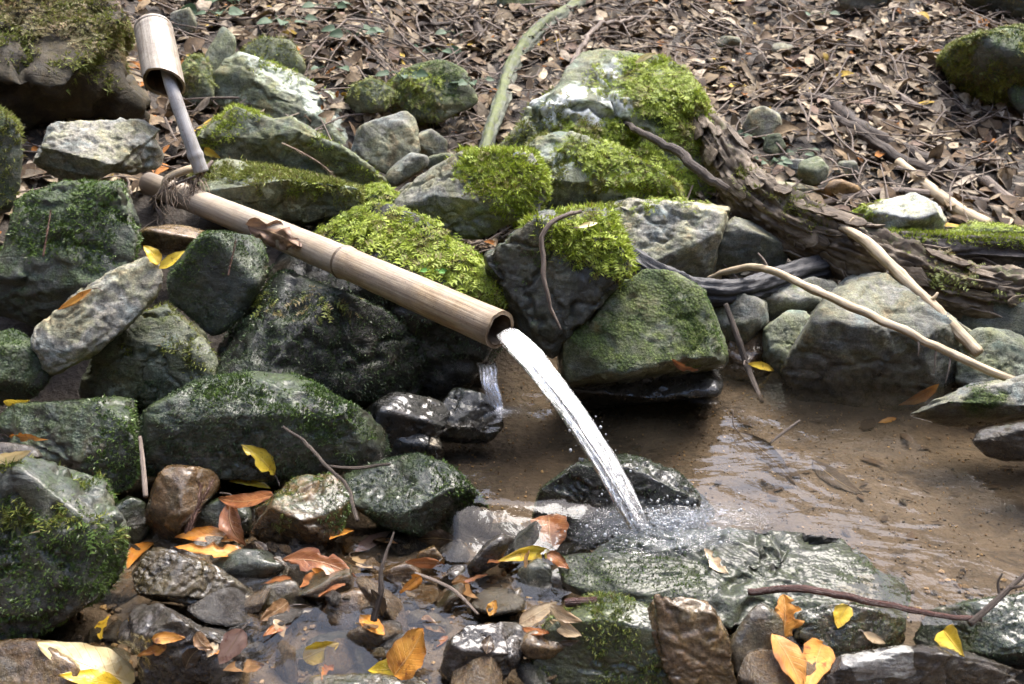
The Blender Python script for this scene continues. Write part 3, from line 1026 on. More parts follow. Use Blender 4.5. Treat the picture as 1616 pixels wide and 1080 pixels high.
def leaf_width(u, shape):
    if shape == 'lance':
        return np.sin(np.pi * np.clip(u, 0, 1) ** 0.85) ** 0.9
    if shape == 'round':
        return np.sin(np.pi * np.clip(u, 0, 1) ** 0.72) ** 0.55 * np.where(u > 0.85, 1 - (u - 0.85) * 1.2, 1)
    if shape == 'ovate':
        return np.sin(np.pi * np.clip(u, 0, 1) ** 0.65) ** 0.75
    if shape == 'lobed':
        return np.sin(np.pi * np.clip(u, 0, 1) ** 0.75) ** 0.6 * (0.45 + 0.55 * np.abs(np.sin(u * 11.0 + 0.6)))
    return np.sin(np.pi * u) ** 0.8

def ray(px, py):
    d = norm(FW + (px - 808) / FPX * RT + (540 - py) / FPX * UP)
    hit, loc, nr, _, ob, _ = SC.ray_cast(DG, Vector(CO), Vector(d))
    if not hit:
        return None, None
    return np.array(loc), np.array(nr)

def hero_leaf(label, base, tip, wpx, cols, wet=False, shape='lance', curl=0.25, fold=0.25, lift=0.004, seed=0, face=0.35, stem=0.0, group='fallen leaves among the stones', zc=None, wave=0.06, tear=0.0):
    """base, tip in photo pixels; lies where those rays meet the scene"""
    hb, nb = ray(*base)
    ht, nt = ray(*tip)
    mx, my = (base[0] + tip[0]) / 2, (base[1] + tip[1]) / 2
    hm, nm = ray(mx, my)
    zs = []
    for h in (hb, hm, ht):
        if h is not None:
            zs.append(proj(h)[2])
    z0 = zc if zc else min(zs) if max(zs) - min(zs) > 0.12 else float(np.median(zs))
    zb = proj(hb)[2] if hb is not None and abs(proj(hb)[2] - z0) < 0.07 else z0
    zt = proj(ht)[2] if ht is not None and abs(proj(ht)[2] - z0) < 0.07 else z0
    if zc:
        zb = zt = zc
    A, B = P(base[0], base[1], zb - lift), P(tip[0], tip[1], zt - lift)
    ax = B - A
    L = np.linalg.norm(ax)
    ax = ax / L
    view = norm(CO - (A + B) / 2)
    nn = nm if nm is not None else view
    nn = norm(nn * (1 - face) + view * face)
    nn = norm(nn - ax * (nn @ ax))
    if nn @ view < 0.15:
        nn = norm(view - ax * (view @ ax))
    sd = np.cross(nn, ax)
    w = wpx * z0 / FPX / 2
    nu, nv = 22, 11
    u, v, Q = leaf_grid(nu, nv)
    rs = np.random.RandomState(seed + 11)
    ww = leaf_width(u, shape) * w * (1 + 0.05 * np.sin(u * 23 + seed) * np.abs(v))
    if tear:
        ww = ww * np.where((v > 0) & (np.abs(u - 0.6) < 0.08), 1 - tear, 1)
    if seed % 5 == 1 and not tear:
        ww = ww * (1 - 0.5 * sstep(0.52, 0.62, fbm(np.stack([u * 6 + seed, (v > 0) * 3.0, 0 * u], -1), seed, 3)))
    bendy = curl * L * (u * (1 - u)) * (1 if rs.rand() < 0.7 else -0.6)
    h = bendy + fold * np.abs(v) ** 1.3 * ww + wave * w * 1.6 * (fbm(np.stack([u * 3.2, v * 1.6, 0 * u + seed], -1), seed, 3) - 0.5) * 2 * (0.4 + np.abs(v))
    skew = 0.06 * L * np.sin(u * np.pi) * rs.randn()
    V = A + ax * (u * L)[:, None] + sd * (v * ww + skew)[:, None] + nn * h[:, None]
    pen = []
    lp, lq, lz = proj(V)
    for k in range(0, nu * nv, 7):
        hk, _ = ray(lp[k], lq[k])
        if hk is not None:
            pen.append(lz[k] - proj(hk)[2])
    if pen:
        sh = max(float(np.percentile(pen, 85)) + 0.001, 0)
        if sh < 0.09:
            V = V + view * sh
            A, B = A + view * sh, B + view * sh
    cen = (A + B) / 2
    me = make_mesh('fallen_leaf', V - cen, Q, [leaf_material(*cols, wet)], uv=np.stack([u, v * 0.5 + 0.5], -1))
    o = link('fallen_leaf', me, loc=cen)
    tag(o, label, 'leaf', group)
    if stem:
        Cs = catmull([A + nn * 0.0005, A - ax * stem * L * 0.5 + sd * 0.04 * L, A - ax * stem * L + sd * 0.12 * L * rs.randn() + nn * 0.05 * L], 10)
        sv, sf, su = tube(Cs, np.full(10, 0.0011), 5)
        link('stem', make_mesh('stem', sv - cen, sf, [M_TWIG], uv=su), parent=o)
    return o

# ================================================================ the stones
def slope_zc(px, py):
    zs = np.linspace(1.6, 9, 400)
    X = CO + zs[:, None] * (FW + (px - 808) / FPX * RT + (540 - py) / FPX * UP)
    hit = X[:, 2] < ground_z(X[:, 0], X[:, 1])
    return float(zs[np.argmax(hit)]) if hit.any() else 4.0

GL, GB, GS, GF = 'stones of the left bank', 'boulders behind the pool', 'stones on the leaf litter slope', 'wet stones in the streambed'

def fg(poly, z=-0.05, dz=0.03):
    return zc_at(max(p[1] for p in poly), z) + dz

def fstone(label, poly, mat, seed, z=-0.05, dz=0.03, th=None, cat='stone', name='wet_stone', **k):
    zc = fg(poly, z, dz)
    a = np.array(poly, float)
    e = (a.max(0) - a.min(0)) / 2 * zc / FPX
    k.setdefault('sub', 4 if e.max() < 0.07 else 5)
    k.setdefault('wet', 0.9)
    k.setdefault('soft', 0.006)
    return rock(name, label, cat, poly, zc, th or 0.85 * math.sqrt(e[0] * e[1]), mat, seed, group=GF, **k)

# ---- left bank
rock('boulder', 'huge brown boulder capped with dry olive moss in the top left corner', 'boulder',
     [(-160, -60), (60, -50), (120, -12), (165, 15), (212, 60), (228, 105), (245, 140), (268, 165), (276, 190), (262, 214), (205, 200), (130, 200), (80, 215), (40, 250), (-160, 280)],
     2.26, 0.30, 'earth', 3, sub=6, film=-0.1, amp=0.10, soft=0.014, nf=9,
     planes=[(100, 120, 2.06, (0.15, -0.85, -0.45)), (100, 40, 2.12, (0.1, -0.65, 0.75))],
     moss=[FEA([(-160, -60), (60, -55), (140, -10), (215, 55), (235, 100), (215, 112), (150, 80), (90, 62), (-20, 40), (-160, 45)], 55000, 0.014, 'dry', droop=0.9, wid=0.3, jit=60),
           BLA([(-160, -60), (60, -55), (140, -10), (215, 55), (235, 120), (190, 125), (-160, 70)], 40000, 0.011, 'olive', droop=0.6, patch=0.5)], group=GL)
rock('boulder', 'dark moss covered boulder cut off by the left edge beside the pale grey stone', 'boulder',
     [(-110, 160), (-10, 165), (22, 186), (38, 215), (42, 262), (28, 330), (-110, 350)], 1.84, 0.13, 'dark', 5, film=0.35,
     moss=[BLA(None, 60000, 0.008, 'olive', nz=0.1, patch=0.45)], group=GL)
rock('stone', 'pale grey creased stone lying below the huge brown boulder', 'stone',
     [(42, 268), (58, 235), (78, 205), (120, 190), (180, 184), (228, 200), (262, 220), (281, 246), (272, 268), (215, 282), (185, 276), (150, 294), (90, 288)],
     1.95, 0.10, 'pale', 11, sub=6, amp=0.06, strata=0.07, step=0.02, ld=(0.75, -0.2, 0.6), film=-0.5, soft=0.008, group=GL)
rock('boulder', 'green mossy boulder with a rusty brown underside at the left edge', 'boulder',
     [(-60, 500), (-40, 420), (0, 385), (22, 330), (70, 300), (130, 286), (188, 298), (207, 340), (217, 388), (205, 425), (160, 470), (95, 505), (40, 520)],
     1.76, 0.15, 'dark', 16, sub=6, wet=0.4, film=0.34, fz=0.4, amp=0.07, planes=[(120, 440, 1.62, (-0.1, -0.75, -0.5)), (120, 340, 1.66, (0.25, -0.75, 0.6))],
     moss=[BLA([(0, 380), (30, 320), (130, 285), (190, 296), (215, 370), (190, 420), (80, 400)], 80000, 0.007, 'green', patch=0.42), FEA([(60, 300), (130, 286), (190, 298), (200, 345), (120, 340)], 26000, 0.010, 'green', patch=0.45)], group=GL)
rock('stone', 'dark blue green mossy stone wedged under the upper bamboo pipe', 'stone',
     [(266, 455), (284, 408), (320, 374), (375, 372), (417, 388), (428, 430), (392, 482), (340, 528), (314, 516), (280, 482)],
     1.73, 0.085, 'dark', 21, wet=0.45, film=0.36, planes=[(345, 450, 1.655, (0.1, -0.93, 0.25))],
     moss=[BLA(None, 90000, 0.0045, 'dark', patch=0.48), BLA([(270, 440), (320, 372), (420, 385), (420, 402), (330, 395)], 90000, 0.006, 'green')], group=GL)
rock('stone', 'small wet brown stone under the start of the bamboo pipe', 'stone',
     [(216, 385), (225, 362), (275, 358), (325, 366), (320, 385), (290, 400), (245, 402)], 1.86, 0.05, 'brown', 22, sub=4, wet=0.8, film=-0.5, group=GL)
rock('slab', 'pale grey layered slab leaning on mossy stones at the left', 'slab',
     [(58, 545), (63, 512), (100, 480), (150, 443), (193, 414), (238, 407), (266, 424), (250, 462), (205, 518), (150, 556), (92, 590), (74, 582)],
     1.60, 0.05, 'pale', 27, sub=6, amp=0.02, strata=0.12, step=0.035, chip=0.6, ld=(-0.42, -0.62, 0.66), film=-0.25, soft=0.005, fk=(0.75, 0.98),
     planes=[(150, 480, 1.545, (-0.42, -0.62, 0.66)), (165, 540, 1.56, (0.35, -0.85, -0.35))], group=GL)
rock('stone', 'yellow green mossy stone under the pale leaning slab', 'stone',
     [(118, 600), (150, 550), (190, 520), (225, 490), (270, 484), (310, 520), (336, 566), (326, 608), (275, 628), (215, 645), (150, 632)],
     1.68, 0.10, 'green', 31, sub=6, film=0.16, wet=0.4, amp=0.09, planes=[(255, 540, 1.60, (0.25, -0.72, 0.62)), (200, 600, 1.60, (-0.2, -0.9, -0.1))],
     moss=[BLA([(210, 500), (270, 484), (336, 566), (326, 605), (270, 560), (210, 560)], 60000, 0.007, 'olive', patch=0.47),
           BLA([(120, 600), (200, 575), (330, 605), (275, 640), (150, 635)], 70000, 0.005, 'dark', patch=0.4)], group=GL)
rock('stone', 'blue green film covered stone at the left edge below the pale slab', 'stone',
     [(-60, 528), (0, 528), (26, 516), (55, 545), (79, 592), (50, 622), (0, 634), (-60, 632)], 1.62, 0.08, 'dark', 35, wet=0.4, film=0.38,
     planes=[(30, 570, 1.555, (0.2, -0.85, 0.45))], moss=[BLA(None, 60000, 0.0045, 'dark', patch=0.42), BLA([(0, 520), (40, 515), (40, 545), (0, 550)], 60000, 0.006, 'green')], group=GL)
rock('stone', 'flat grey green wet stone at the left edge carrying a thin slate', 'stone',
     [(-60, 655), (20, 640), (90, 630), (215, 636), (224, 672), (222, 740), (190, 768), (150, 780), (100, 752), (0, 735), (-60, 730)],
     1.53, 0.10, 'dark', 38, sub=6, film=0.34, wet=0.6, planes=[(120, 690, 1.47, (-0.1, -0.7, 0.7))],
     moss=[BLA([(150, 640), (224, 640), (224, 760), (160, 780), (150, 720)], 70000, 0.007, 'green', patch=0.42), BLA(None, 60000, 0.004, 'dark', patch=0.52)], group=GL)
rock('slate', 'thin dark slate resting on the flat grey green stone at the left edge', 'slate',
     [(-60, 700), (0, 700), (60, 697), (112, 697), (116, 712), (60, 726), (-60, 730)], 1.425, 0.035, 'slick', 39, sub=4, wet=0.6, film=-0.3, soft=0.003, group=GL)
rock('boulder', 'long low moss coated boulder below the bamboo pipe', 'boulder',
     [(226, 650), (265, 630), (315, 612), (370, 598), (430, 600), (485, 608), (550, 638), (590, 680), (607, 715), (595, 735), (520, 745), (440, 752), (300, 760), (238, 752), (228, 705)],
     1.56, 0.12, 'dark', 44, sub=6, film=0.34, wet=0.6, amp=0.05, soft=0.01,
     planes=[(400, 690, 1.475, (-0.05, -0.95, 0.25)), (420, 615, 1.52, (0.05, -0.35, 0.93))],
     moss=[BLA(None, 90000, 0.0055, 'dark', patch=0.49), BLA([(310, 612), (370, 598), (485, 606), (560, 640), (600, 700), (560, 725), (500, 690), (420, 640), (320, 630)], 110000, 0.007, 'green', patch=0.40)], group=GL)
rock('boulder', 'large dark mossy boulder in the lower left corner', 'boulder',
     [(-80, 735), (0, 738), (45, 724), (110, 735), (160, 762), (178, 790), (184, 850), (190, 905), (168, 950), (82, 992), (0, 1010), (-80, 1015)],
     1.24, 0.13, 'dark', 51, sub=6, film=0.22, wet=0.6, amp=0.10, planes=[(90, 870, 1.13, (0.15, -0.93, 0.25))],
     moss=[BLA(None, 80000, 0.006, 'green', patch=0.50), BLA([(-80, 740), (50, 722), (160, 760), (180, 850), (100, 830), (0, 840)], 60000, 0.008, 'olive', patch=0.52),
           FEA([(100, 800), (180, 790), (180, 880), (110, 860)], 9000, 0.012, 'green', patch=0.45)], group=GL)
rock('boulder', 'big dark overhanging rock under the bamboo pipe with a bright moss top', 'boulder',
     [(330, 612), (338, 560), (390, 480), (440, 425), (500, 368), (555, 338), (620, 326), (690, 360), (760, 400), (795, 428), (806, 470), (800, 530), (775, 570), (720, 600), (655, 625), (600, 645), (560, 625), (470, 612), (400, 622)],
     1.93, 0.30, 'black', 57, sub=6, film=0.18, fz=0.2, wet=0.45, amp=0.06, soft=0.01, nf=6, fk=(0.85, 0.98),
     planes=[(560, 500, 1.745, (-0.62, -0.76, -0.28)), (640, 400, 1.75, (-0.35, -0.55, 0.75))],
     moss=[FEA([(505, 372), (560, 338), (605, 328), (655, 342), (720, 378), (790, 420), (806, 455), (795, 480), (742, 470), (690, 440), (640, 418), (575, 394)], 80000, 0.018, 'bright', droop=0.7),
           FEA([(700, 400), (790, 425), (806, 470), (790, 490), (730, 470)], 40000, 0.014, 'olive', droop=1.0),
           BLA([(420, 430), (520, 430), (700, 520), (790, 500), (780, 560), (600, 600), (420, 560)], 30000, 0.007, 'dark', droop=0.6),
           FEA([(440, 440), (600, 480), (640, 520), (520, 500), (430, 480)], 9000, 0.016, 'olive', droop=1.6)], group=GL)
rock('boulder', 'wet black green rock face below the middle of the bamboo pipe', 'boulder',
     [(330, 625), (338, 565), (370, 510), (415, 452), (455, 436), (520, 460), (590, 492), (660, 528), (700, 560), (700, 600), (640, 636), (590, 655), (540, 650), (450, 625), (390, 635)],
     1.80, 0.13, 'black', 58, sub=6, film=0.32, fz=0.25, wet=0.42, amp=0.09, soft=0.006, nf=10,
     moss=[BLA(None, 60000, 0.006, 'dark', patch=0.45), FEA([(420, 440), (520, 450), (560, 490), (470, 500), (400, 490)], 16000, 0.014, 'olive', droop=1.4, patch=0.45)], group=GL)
rock('stone', 'flat stone with a yellow green mossy top just above the bamboo pipe', 'stone',
     [(306, 282), (320, 264), (348, 256), (430, 262), (520, 284), (568, 298), (580, 328), (556, 347), (470, 352), (380, 336), (325, 308)],
     2.02, 0.11, 'green', 61, sub=6, film=-0.1, wl=-1, amp=0.06, planes=[(440, 310, 1.93, (-0.15, -0.97, -0.15)), (440, 268, 1.95, (-0.2, -0.35, 0.9))],
     moss=[BLA([(318, 262), (430, 258), (520, 280), (572, 300), (572, 318), (520, 305), (430, 286), (325, 284)], 110000, 0.009, 'olive', droop=0.4),
           FEA([(330, 258), (430, 260), (570, 300), (560, 312), (430, 280)], 16000, 0.012, 'bright', droop=0.8)], group=GL)
rock('stone', 'bright mossy shoulder of stone between the flat stone and the pipe', 'stone',
     [(470, 372), (500, 340), (560, 318), (590, 285), (625, 310), (640, 345), (610, 370), (540, 390)], 2.06, 0.09, 'green', 62, film=0.5, wl=-1,
     moss=[FEA(None, 60000, 0.014, 'bright', nz=0.0)], group=GL)
rock('stone', 'angular stone with a light moss top and a dark face behind the pipe', 'stone',
     [(306, 225), (335, 188), (372, 164), (415, 180), (462, 178), (500, 200), (545, 236), (590, 268), (618, 296), (622, 322), (560, 310), (450, 300), (340, 270), (312, 255)],
     2.2, 0.13, 'green', 66, sub=6, film=0.1, amp=0.05, wl=-1, soft=0.006, strata=0.05,
     planes=[(430, 225, 2.10, (-0.1, -0.97, -0.2)), (400, 185, 2.10, (-0.25, -0.55, 0.8))],
     moss=[BLA([(312, 225), (372, 165), (415, 180), (345, 225), (320, 245)], 60000, 0.008, 'bright', patch=0.4), BLA([(440, 185), (500, 200), (560, 250), (615, 296), (560, 275), (490, 225)], 40000, 0.007, 'bright', patch=0.5)], group=GL)
rock('slab', 'pale green triangular slab standing on the bank behind the pipe', 'slab',
     [(322, 158), (352, 118), (384, 84), (440, 104), (490, 130), (532, 150), (548, 190), (572, 262), (520, 262), (440, 235), (370, 190)],
     2.5, 0.13, 'green', 70, sub=6, film=-0.15, amp=0.04, wl=-1, soft=0.006, strata=0.05,
     planes=[(430, 165, 2.40, (-0.15, -0.9, 0.15)), (470, 125, 2.46, (0.35, -0.5, 0.8))], lich=[[(384, 84), (440, 104), (540, 160), (560, 230), (520, 190), (430, 130)]], lichv=0.3,
     moss=[BLA([(400, 92), (470, 122), (500, 150), (440, 130)], 30000, 0.008, 'bright', patch=0.48)], group=GL)
rock('stone', 'pale lichen stone behind the triangular slab', 'stone',
     [(520, 160), (560, 150), (610, 162), (622, 185), (600, 215), (560, 225), (530, 205)], 2.62, 0.10, 'pale', 71, sub=5, wl=-1, lich=[[(530, 155), (610, 160), (600, 190), (540, 190)]], group=GL)
rock('stone', 'smooth grey green rounded slab tilted beside the triangular slab', 'stone',
     [(553, 240), (560, 212), (580, 194), (620, 180), (646, 177), (664, 200), (660, 236), (640, 262), (610, 275), (575, 262)],
     2.32, 0.07, 'grey', 74, wl=-1, film=-0.05, amp=0.04, planes=[(610, 190, 2.26, (-0.3, -0.35, 0.9))], group=GL)
rock('stone', 'small grey stone at the right of the rounded slab', 'stone',
     [(648, 250), (655, 215), (680, 206), (706, 225), (702, 246), (672, 255)], 2.42, 0.06, 'grey', 75, sub=4, wl=-1, group=GL)
rock('stone', 'small dark grey stone tucked below the rounded slab', 'stone',
     [(608, 285), (620, 262), (650, 242), (676, 245), (674, 262), (640, 285), (620, 296)], 2.22, 0.06, 'grey', 76, sub=4, wl=-1, film=0.1, group=GL)
rock('stone', 'little flat pale stone above the moss capped rock', 'stone', [(668, 262), (680, 246), (710, 243), (722, 252), (712, 266), (684, 270)], 2.3, 0.05, 'green', 77, sub=4, wl=-1, group=GL)
rock('boulder', 'grey boulder wearing a round bright green moss cap', 'boulder',
     [(622, 318), (640, 290), (680, 268), (725, 248), (790, 234), (840, 244), (862, 275), (862, 310), (840, 338), (795, 362), (742, 380), (690, 362), (640, 345)],
     1.98, 0.12, 'grey', 81, sub=6, wl=-1, film=-0.3, strata=0.06, soft=0.006, amp=0.06, planes=[(720, 340, 1.90, (-0.1, -0.85, -0.3)), (700, 285, 1.92, (-0.3, -0.6, 0.75))],
     moss=[FEA([(718, 268), (740, 240), (780, 226), (825, 230), (862, 262), (866, 305), (838, 334), (795, 328), (752, 308), (728, 292)], 80000, 0.0125, 'bright', droop=0.7, jit=44),
           BLA([(718, 268), (740, 240), (780, 226), (825, 230), (862, 262), (866, 305), (838, 334), (795, 328), (752, 308), (728, 292)], 60000, 0.011, 'bright', jit=40)], group=GB)
rock('boulder', 'dark cracked rock with a bright moss cap right of the pipe mouth', 'boulder',
     [(766, 415), (790, 385), (820, 360), (860, 338), (930, 330), (978, 352), (992, 395), (984, 430), (945, 485), (905, 535), (868, 560), (828, 545), (806, 500), (792, 445)],
     1.73, 0.13, 'dark', 86, sub=6, film=0.14, wet=0.45, strata=0.09, step=0.03, amp=0.09, soft=0.008,
     planes=[(880, 460, 1.635, (-0.05, -0.95, -0.15)), (920, 350, 1.66, (0.1, -0.5, 0.85))],
     moss=[FEA([(856, 352), (900, 334), (940, 328), (982, 352), (996, 398), (982, 432), (945, 432), (905, 408), (868, 388)], 80000, 0.0135, 'bright', droop=0.9, jit=50),
           BLA([(830, 345), (980, 335), (992, 410), (900, 410)], 50000, 0.012, 'bright', droop=0.3),
           BLA([(780, 400), (850, 360), (880, 400), (860, 470), (800, 450)], 50000, 0.006, 'green', patch=0.5)], group=GB)
rock('boulder', 'flat faced green film covered rock at the pool edge', 'boulder',
     [(886, 590), (890, 550), (928, 492), (965, 432), (1010, 432), (1062, 440), (1108, 468), (1130, 515), (1140, 560), (1122, 586), (1050, 600), (990, 615), (930, 630)],
     1.77, 0.15, 'green', 91, sub=6, film=0.44, fz=0.25, amp=0.04, strata=0.04, soft=0.01, wl=0.08,
     planes=[(1040, 500, 1.665, (0.15, -0.78, 0.6)), (940, 570, 1.67, (-0.45, -0.85, -0.1)), (1060, 590, 1.68, (0.05, -0.8, -0.6))],
     mosspoly=[[(1045, 470), (1110, 480), (1130, 530), (1100, 560), (1060, 520)]],
     moss=[BLA([(1040, 460), (1110, 470), (1135, 540), (1100, 570), (1060, 520)], 90000, 0.005, 'green', patch=0.4),
           BLA([(930, 490), (970, 440), (1050, 450), (1060, 560), (960, 560)], 30000, 0.004, 'green', patch=0.52)], group=GB)
rock('boulder', 'added rock coloured black like the shadow gap beneath the green film covered rock', 'boulder',
     [(880, 640), (900, 590), (960, 560), (1050, 550), (1120, 560), (1150, 590), (1135, 622), (1040, 632), (940, 648)], 1.90, 0.20, 'black', 93, film=0.05, wet=0.5, group=GB)  # added under the overhang, its black colour standing in for the shadow there
QZ = [[(945, 105), (975, 98), (985, 112), (965, 135), (945, 130)], [(1030, 108), (1058, 112), (1060, 132), (1035, 138)], [(888, 140), (912, 128), (922, 150), (905, 165), (890, 158)],
      [(905, 180), (940, 164), (962, 180), (950, 198), (915, 195)], [(945, 140), (985, 155), (1000, 170), (975, 172), (950, 158)], [(860, 165), (885, 145), (888, 180), (868, 192)], [(820, 150), (850, 140), (850, 160), (825, 170)]]
rock('boulder', 'large mossy boulder patched with white quartz in the middle of the bank', 'boulder',
     [(758, 275), (778, 205), (815, 150), (865, 118), (905, 100), (935, 70), (990, 76), (1050, 92), (1100, 135), (1120, 185), (1132, 240), (1156, 292), (1165, 335), (1110, 360), (1000, 360), (900, 360), (820, 340)],
     2.42, 0.25, 'green', 96, sub=6, wl=-1, film=0.14, fz=0.3, mosspoly=[[(860, 215), (905, 188), (1005, 200), (1090, 285), (1078, 312), (1000, 300), (890, 262)], [(980, 88), (1060, 95), (1118, 140), (1128, 225), (1075, 225), (1000, 175)]], amp=0.10, strata=0.05, soft=0.006, chip=0.9, lich=QZ, nf=10,
     planes=[(950, 220, 2.22, (-0.1, -0.75, 0.55)), (990, 110, 2.38, (0.0, -0.35, 0.9))],
     moss=[FEA([(868, 215), (905, 192), (960, 196), (1005, 205), (1060, 245), (1095, 285), (1085, 318), (1020, 312), (950, 292), (885, 262)], 75000, 0.017, 'bright', jit=40, droop=0.8),
           FEA([(975, 86), (1050, 92), (1115, 136), (1130, 225), (1120, 270), (1080, 240), (1040, 190), (1000, 175), (980, 140)], 65000, 0.017, 'bright', jit=40, droop=0.8),
           FEA([(1070, 285), (1110, 262), (1150, 290), (1158, 325), (1120, 312)], 60000, 0.014, 'bright', jit=44),
           FEA([(910, 120), (945, 100), (985, 120), (1000, 150), (940, 150)], 30000, 0.013, 'bright', patch=0.5, jit=30),
           BLA([(800, 220), (840, 170), (900, 170), (880, 260), (820, 280)], 40000, 0.010, 'olive', patch=0.5)], group=GB)
rock('boulder', 'lichen grey rock running from the moss capped boulder into the quartz patched outcrop', 'boulder',
     [(775, 290), (800, 245), (850, 215), (930, 215), (1010, 250), (1080, 292), (1070, 325), (1000, 345), (920, 360), (860, 352), (815, 330)],
     2.27, 0.16, 'green', 98, sub=6, wl=-1, film=0.12, soft=0.006, amp=0.07, chip=1.0, lich=[[(850, 235), (900, 225), (940, 250), (890, 270)], [(935, 275), (985, 268), (1000, 300), (950, 305)]], lichv=0.35,
     moss=[FEA([(880, 240), (960, 225), (1030, 255), (1090, 295), (1060, 320), (1000, 305), (930, 285)], 65000, 0.016, 'bright', jit=60, droop=0.8), BLA([(800, 250), (860, 215), (940, 225), (900, 290), (830, 300)], 45000, 0.009, 'olive', patch=0.48)], group=GB)
rock('boulder', 'bare pale grey boulder below the quartz patched boulder', 'boulder',
     [(850, 352), (920, 318), (985, 300), (1060, 310), (1100, 322), (1145, 318), (1152, 355), (1140, 405), (1118, 450), (1060, 455), (1000, 440), (950, 410), (890, 380)],
     2.14, 0.15, 'pale', 101, sub=6, wl=-1, film=-0.1, amp=0.08, strata=0.06, step=0.015, planes=[(1040, 350, 2.0, (-0.05, -0.85, 0.45))],
     moss=[BLA([(862, 335), (960, 280), (1010, 290), (960, 335), (900, 350)], 50000, 0.009, 'olive', patch=0.44), FEA([(850, 355), (930, 310), (1000, 292), (1085, 305), (1145, 312), (1120, 330), (1040, 325), (960, 332), (905, 352)], 40000, 0.013, 'bright', jit=70, patch=0.48)], group=GB)
rock('stone', 'brown grey stone between the bare boulder and the rotting log', 'stone',
     [(1118, 410), (1130, 365), (1165, 345), (1215, 360), (1245, 390), (1240, 420), (1190, 440), (1140, 440)], 2.12, 0.09, 'grey', 103, wl=-1, film=0.05, group=GB)
rock('stone', 'shaded block stone under the dark curved branch', 'stone',
     [(1160, 480), (1200, 445), (1270, 440), (1300, 470), (1280, 510), (1230, 530), (1180, 520)], 2.05, 0.10, 'grey', 104, film=0.0, step=0.02, group=GB)
rock('stone', 'shaded brown stone at the back corner of the pool', 'stone',
     [(1138, 590), (1150, 520), (1185, 495), (1225, 515), (1235, 560), (1215, 600), (1170, 612)], 1.98, 0.09, 'brown', 105, film=0.0, wet=0.3, group=GB)
rock('stone', 'rounded block stone against the left side of the big pool boulder', 'stone',
     [(1206, 560), (1210, 515), (1232, 498), (1275, 490), (1290, 520), (1275, 570), (1240, 592), (1215, 582)], 1.9, 0.08, 'green', 106, amp=0.07, film=-0.05, group=GB)
rock('boulder', 'big grey green boulder standing in the pool under the sticks', 'boulder',
     [(1238, 600), (1250, 545), (1275, 500), (1310, 458), (1360, 436), (1400, 440), (1440, 470), (1490, 495), (1535, 540), (1560, 600), (1530, 640), (1470, 655), (1400, 655), (1320, 645), (1260, 630)],
     1.9, 0.20, 'grey', 111, sub=6, film=-0.05, amp=0.04, strata=0.05, step=0.0, soft=0.004, nf=18, chip=1.0, wl=0.07,
     planes=[(1330, 550, 1.77, (-0.12, -0.9, 0.32)), (1400, 450, 1.85, (0.1, -0.45, 0.9))],
     mosspoly=[[(1400, 620), (1500, 600), (1500, 650), (1410, 650)]], group=GB)
rock('boulder', 'shaded dark rock mass under the logs at the right edge', 'boulder',
     [(1450, 500), (1500, 470), (1560, 465), (1720, 460), (1720, 600), (1600, 600), (1530, 590), (1480, 550)], 2.05, 0.16, 'dark', 113, film=0.05, wl=-1, group=GB)
rock('stone', 'low blue grey stone with a green patch at the right edge of the pool', 'stone',
     [(1410, 655), (1440, 632), (1490, 612), (1545, 604), (1620, 585), (1720, 575), (1720, 665), (1600, 665), (1520, 672), (1440, 672)],
     1.65, 0.09, 'grey', 118, sub=6, film=-0.2, amp=0.05, mosspoly=[[(1505, 640), (1540, 612), (1590, 625), (1570, 650), (1520, 655)]],
     planes=[(1550, 630, 1.575, (-0.15, -0.75, 0.65))], moss=[BLA([(1510, 640), (1545, 612), (1590, 625), (1565, 650)], 60000, 0.004, 'green', patch=0.42)], group=GB)
rock('stone', 'flat wet stone in the pool cut off by the right edge', 'stone',
     [(1530, 690), (1545, 676), (1590, 666), (1700, 662), (1700, 725), (1590, 725), (1550, 712)], 1.53, 0.06, 'slick', 119, film=0.1, wet=0.7, group=GB)
rock('stone', 'angular grey rock wedged between the dark branch and the pool boulder', 'stone',
     [(1225, 500), (1240, 455), (1290, 440), (1330, 450), (1325, 490), (1280, 520), (1245, 525)], 1.97, 0.09, 'grey', 126, chip=1.0, soft=0.004, group=GB)
rock('stone', 'angular grey brown rock behind the dark wet stick', 'stone',
     [(1105, 520), (1120, 470), (1160, 455), (1205, 470), (1210, 520), (1180, 560), (1130, 570)], 2.0, 0.10, 'grey', 127, chip=1.0, soft=0.004, film=0.05, group=GB)
rock('stone', 'fractured rock at the right end of the pool boulder', 'stone',
     [(1500, 600), (1510, 545), (1550, 520), (1610, 530), (1650, 570), (1640, 620), (1560, 625)], 1.82, 0.10, 'green', 128, chip=1.0, soft=0.004, film=0.0, group=GB)
rock('stone', 'white quartz stone with moss on its left beside the sticks', 'stone',
     [(1330, 345), (1362, 330), (1385, 312), (1430, 305), (1478, 322), (1492, 350), (1480, 372), (1420, 380), (1350, 375)], 2.25, 0.09, 'white', 123, wl=-1, film=-0.5, amp=0.10,
     moss=[FEA([(1325, 350), (1365, 318), (1400, 308), (1380, 330), (1365, 365), (1340, 372)], 60000, 0.013, 'bright')], group=GB)
rock('stone', 'mossy stone lying along the top of the dark log at the right edge', 'stone',
     [(1480, 375), (1540, 352), (1620, 360), (1700, 365), (1700, 395), (1560, 392)], 2.2, 0.08, 'green', 124, wl=-1, film=0.4, moss=[FEA(None, 40000, 0.012, 'bright', nz=0.1)], group=GB)

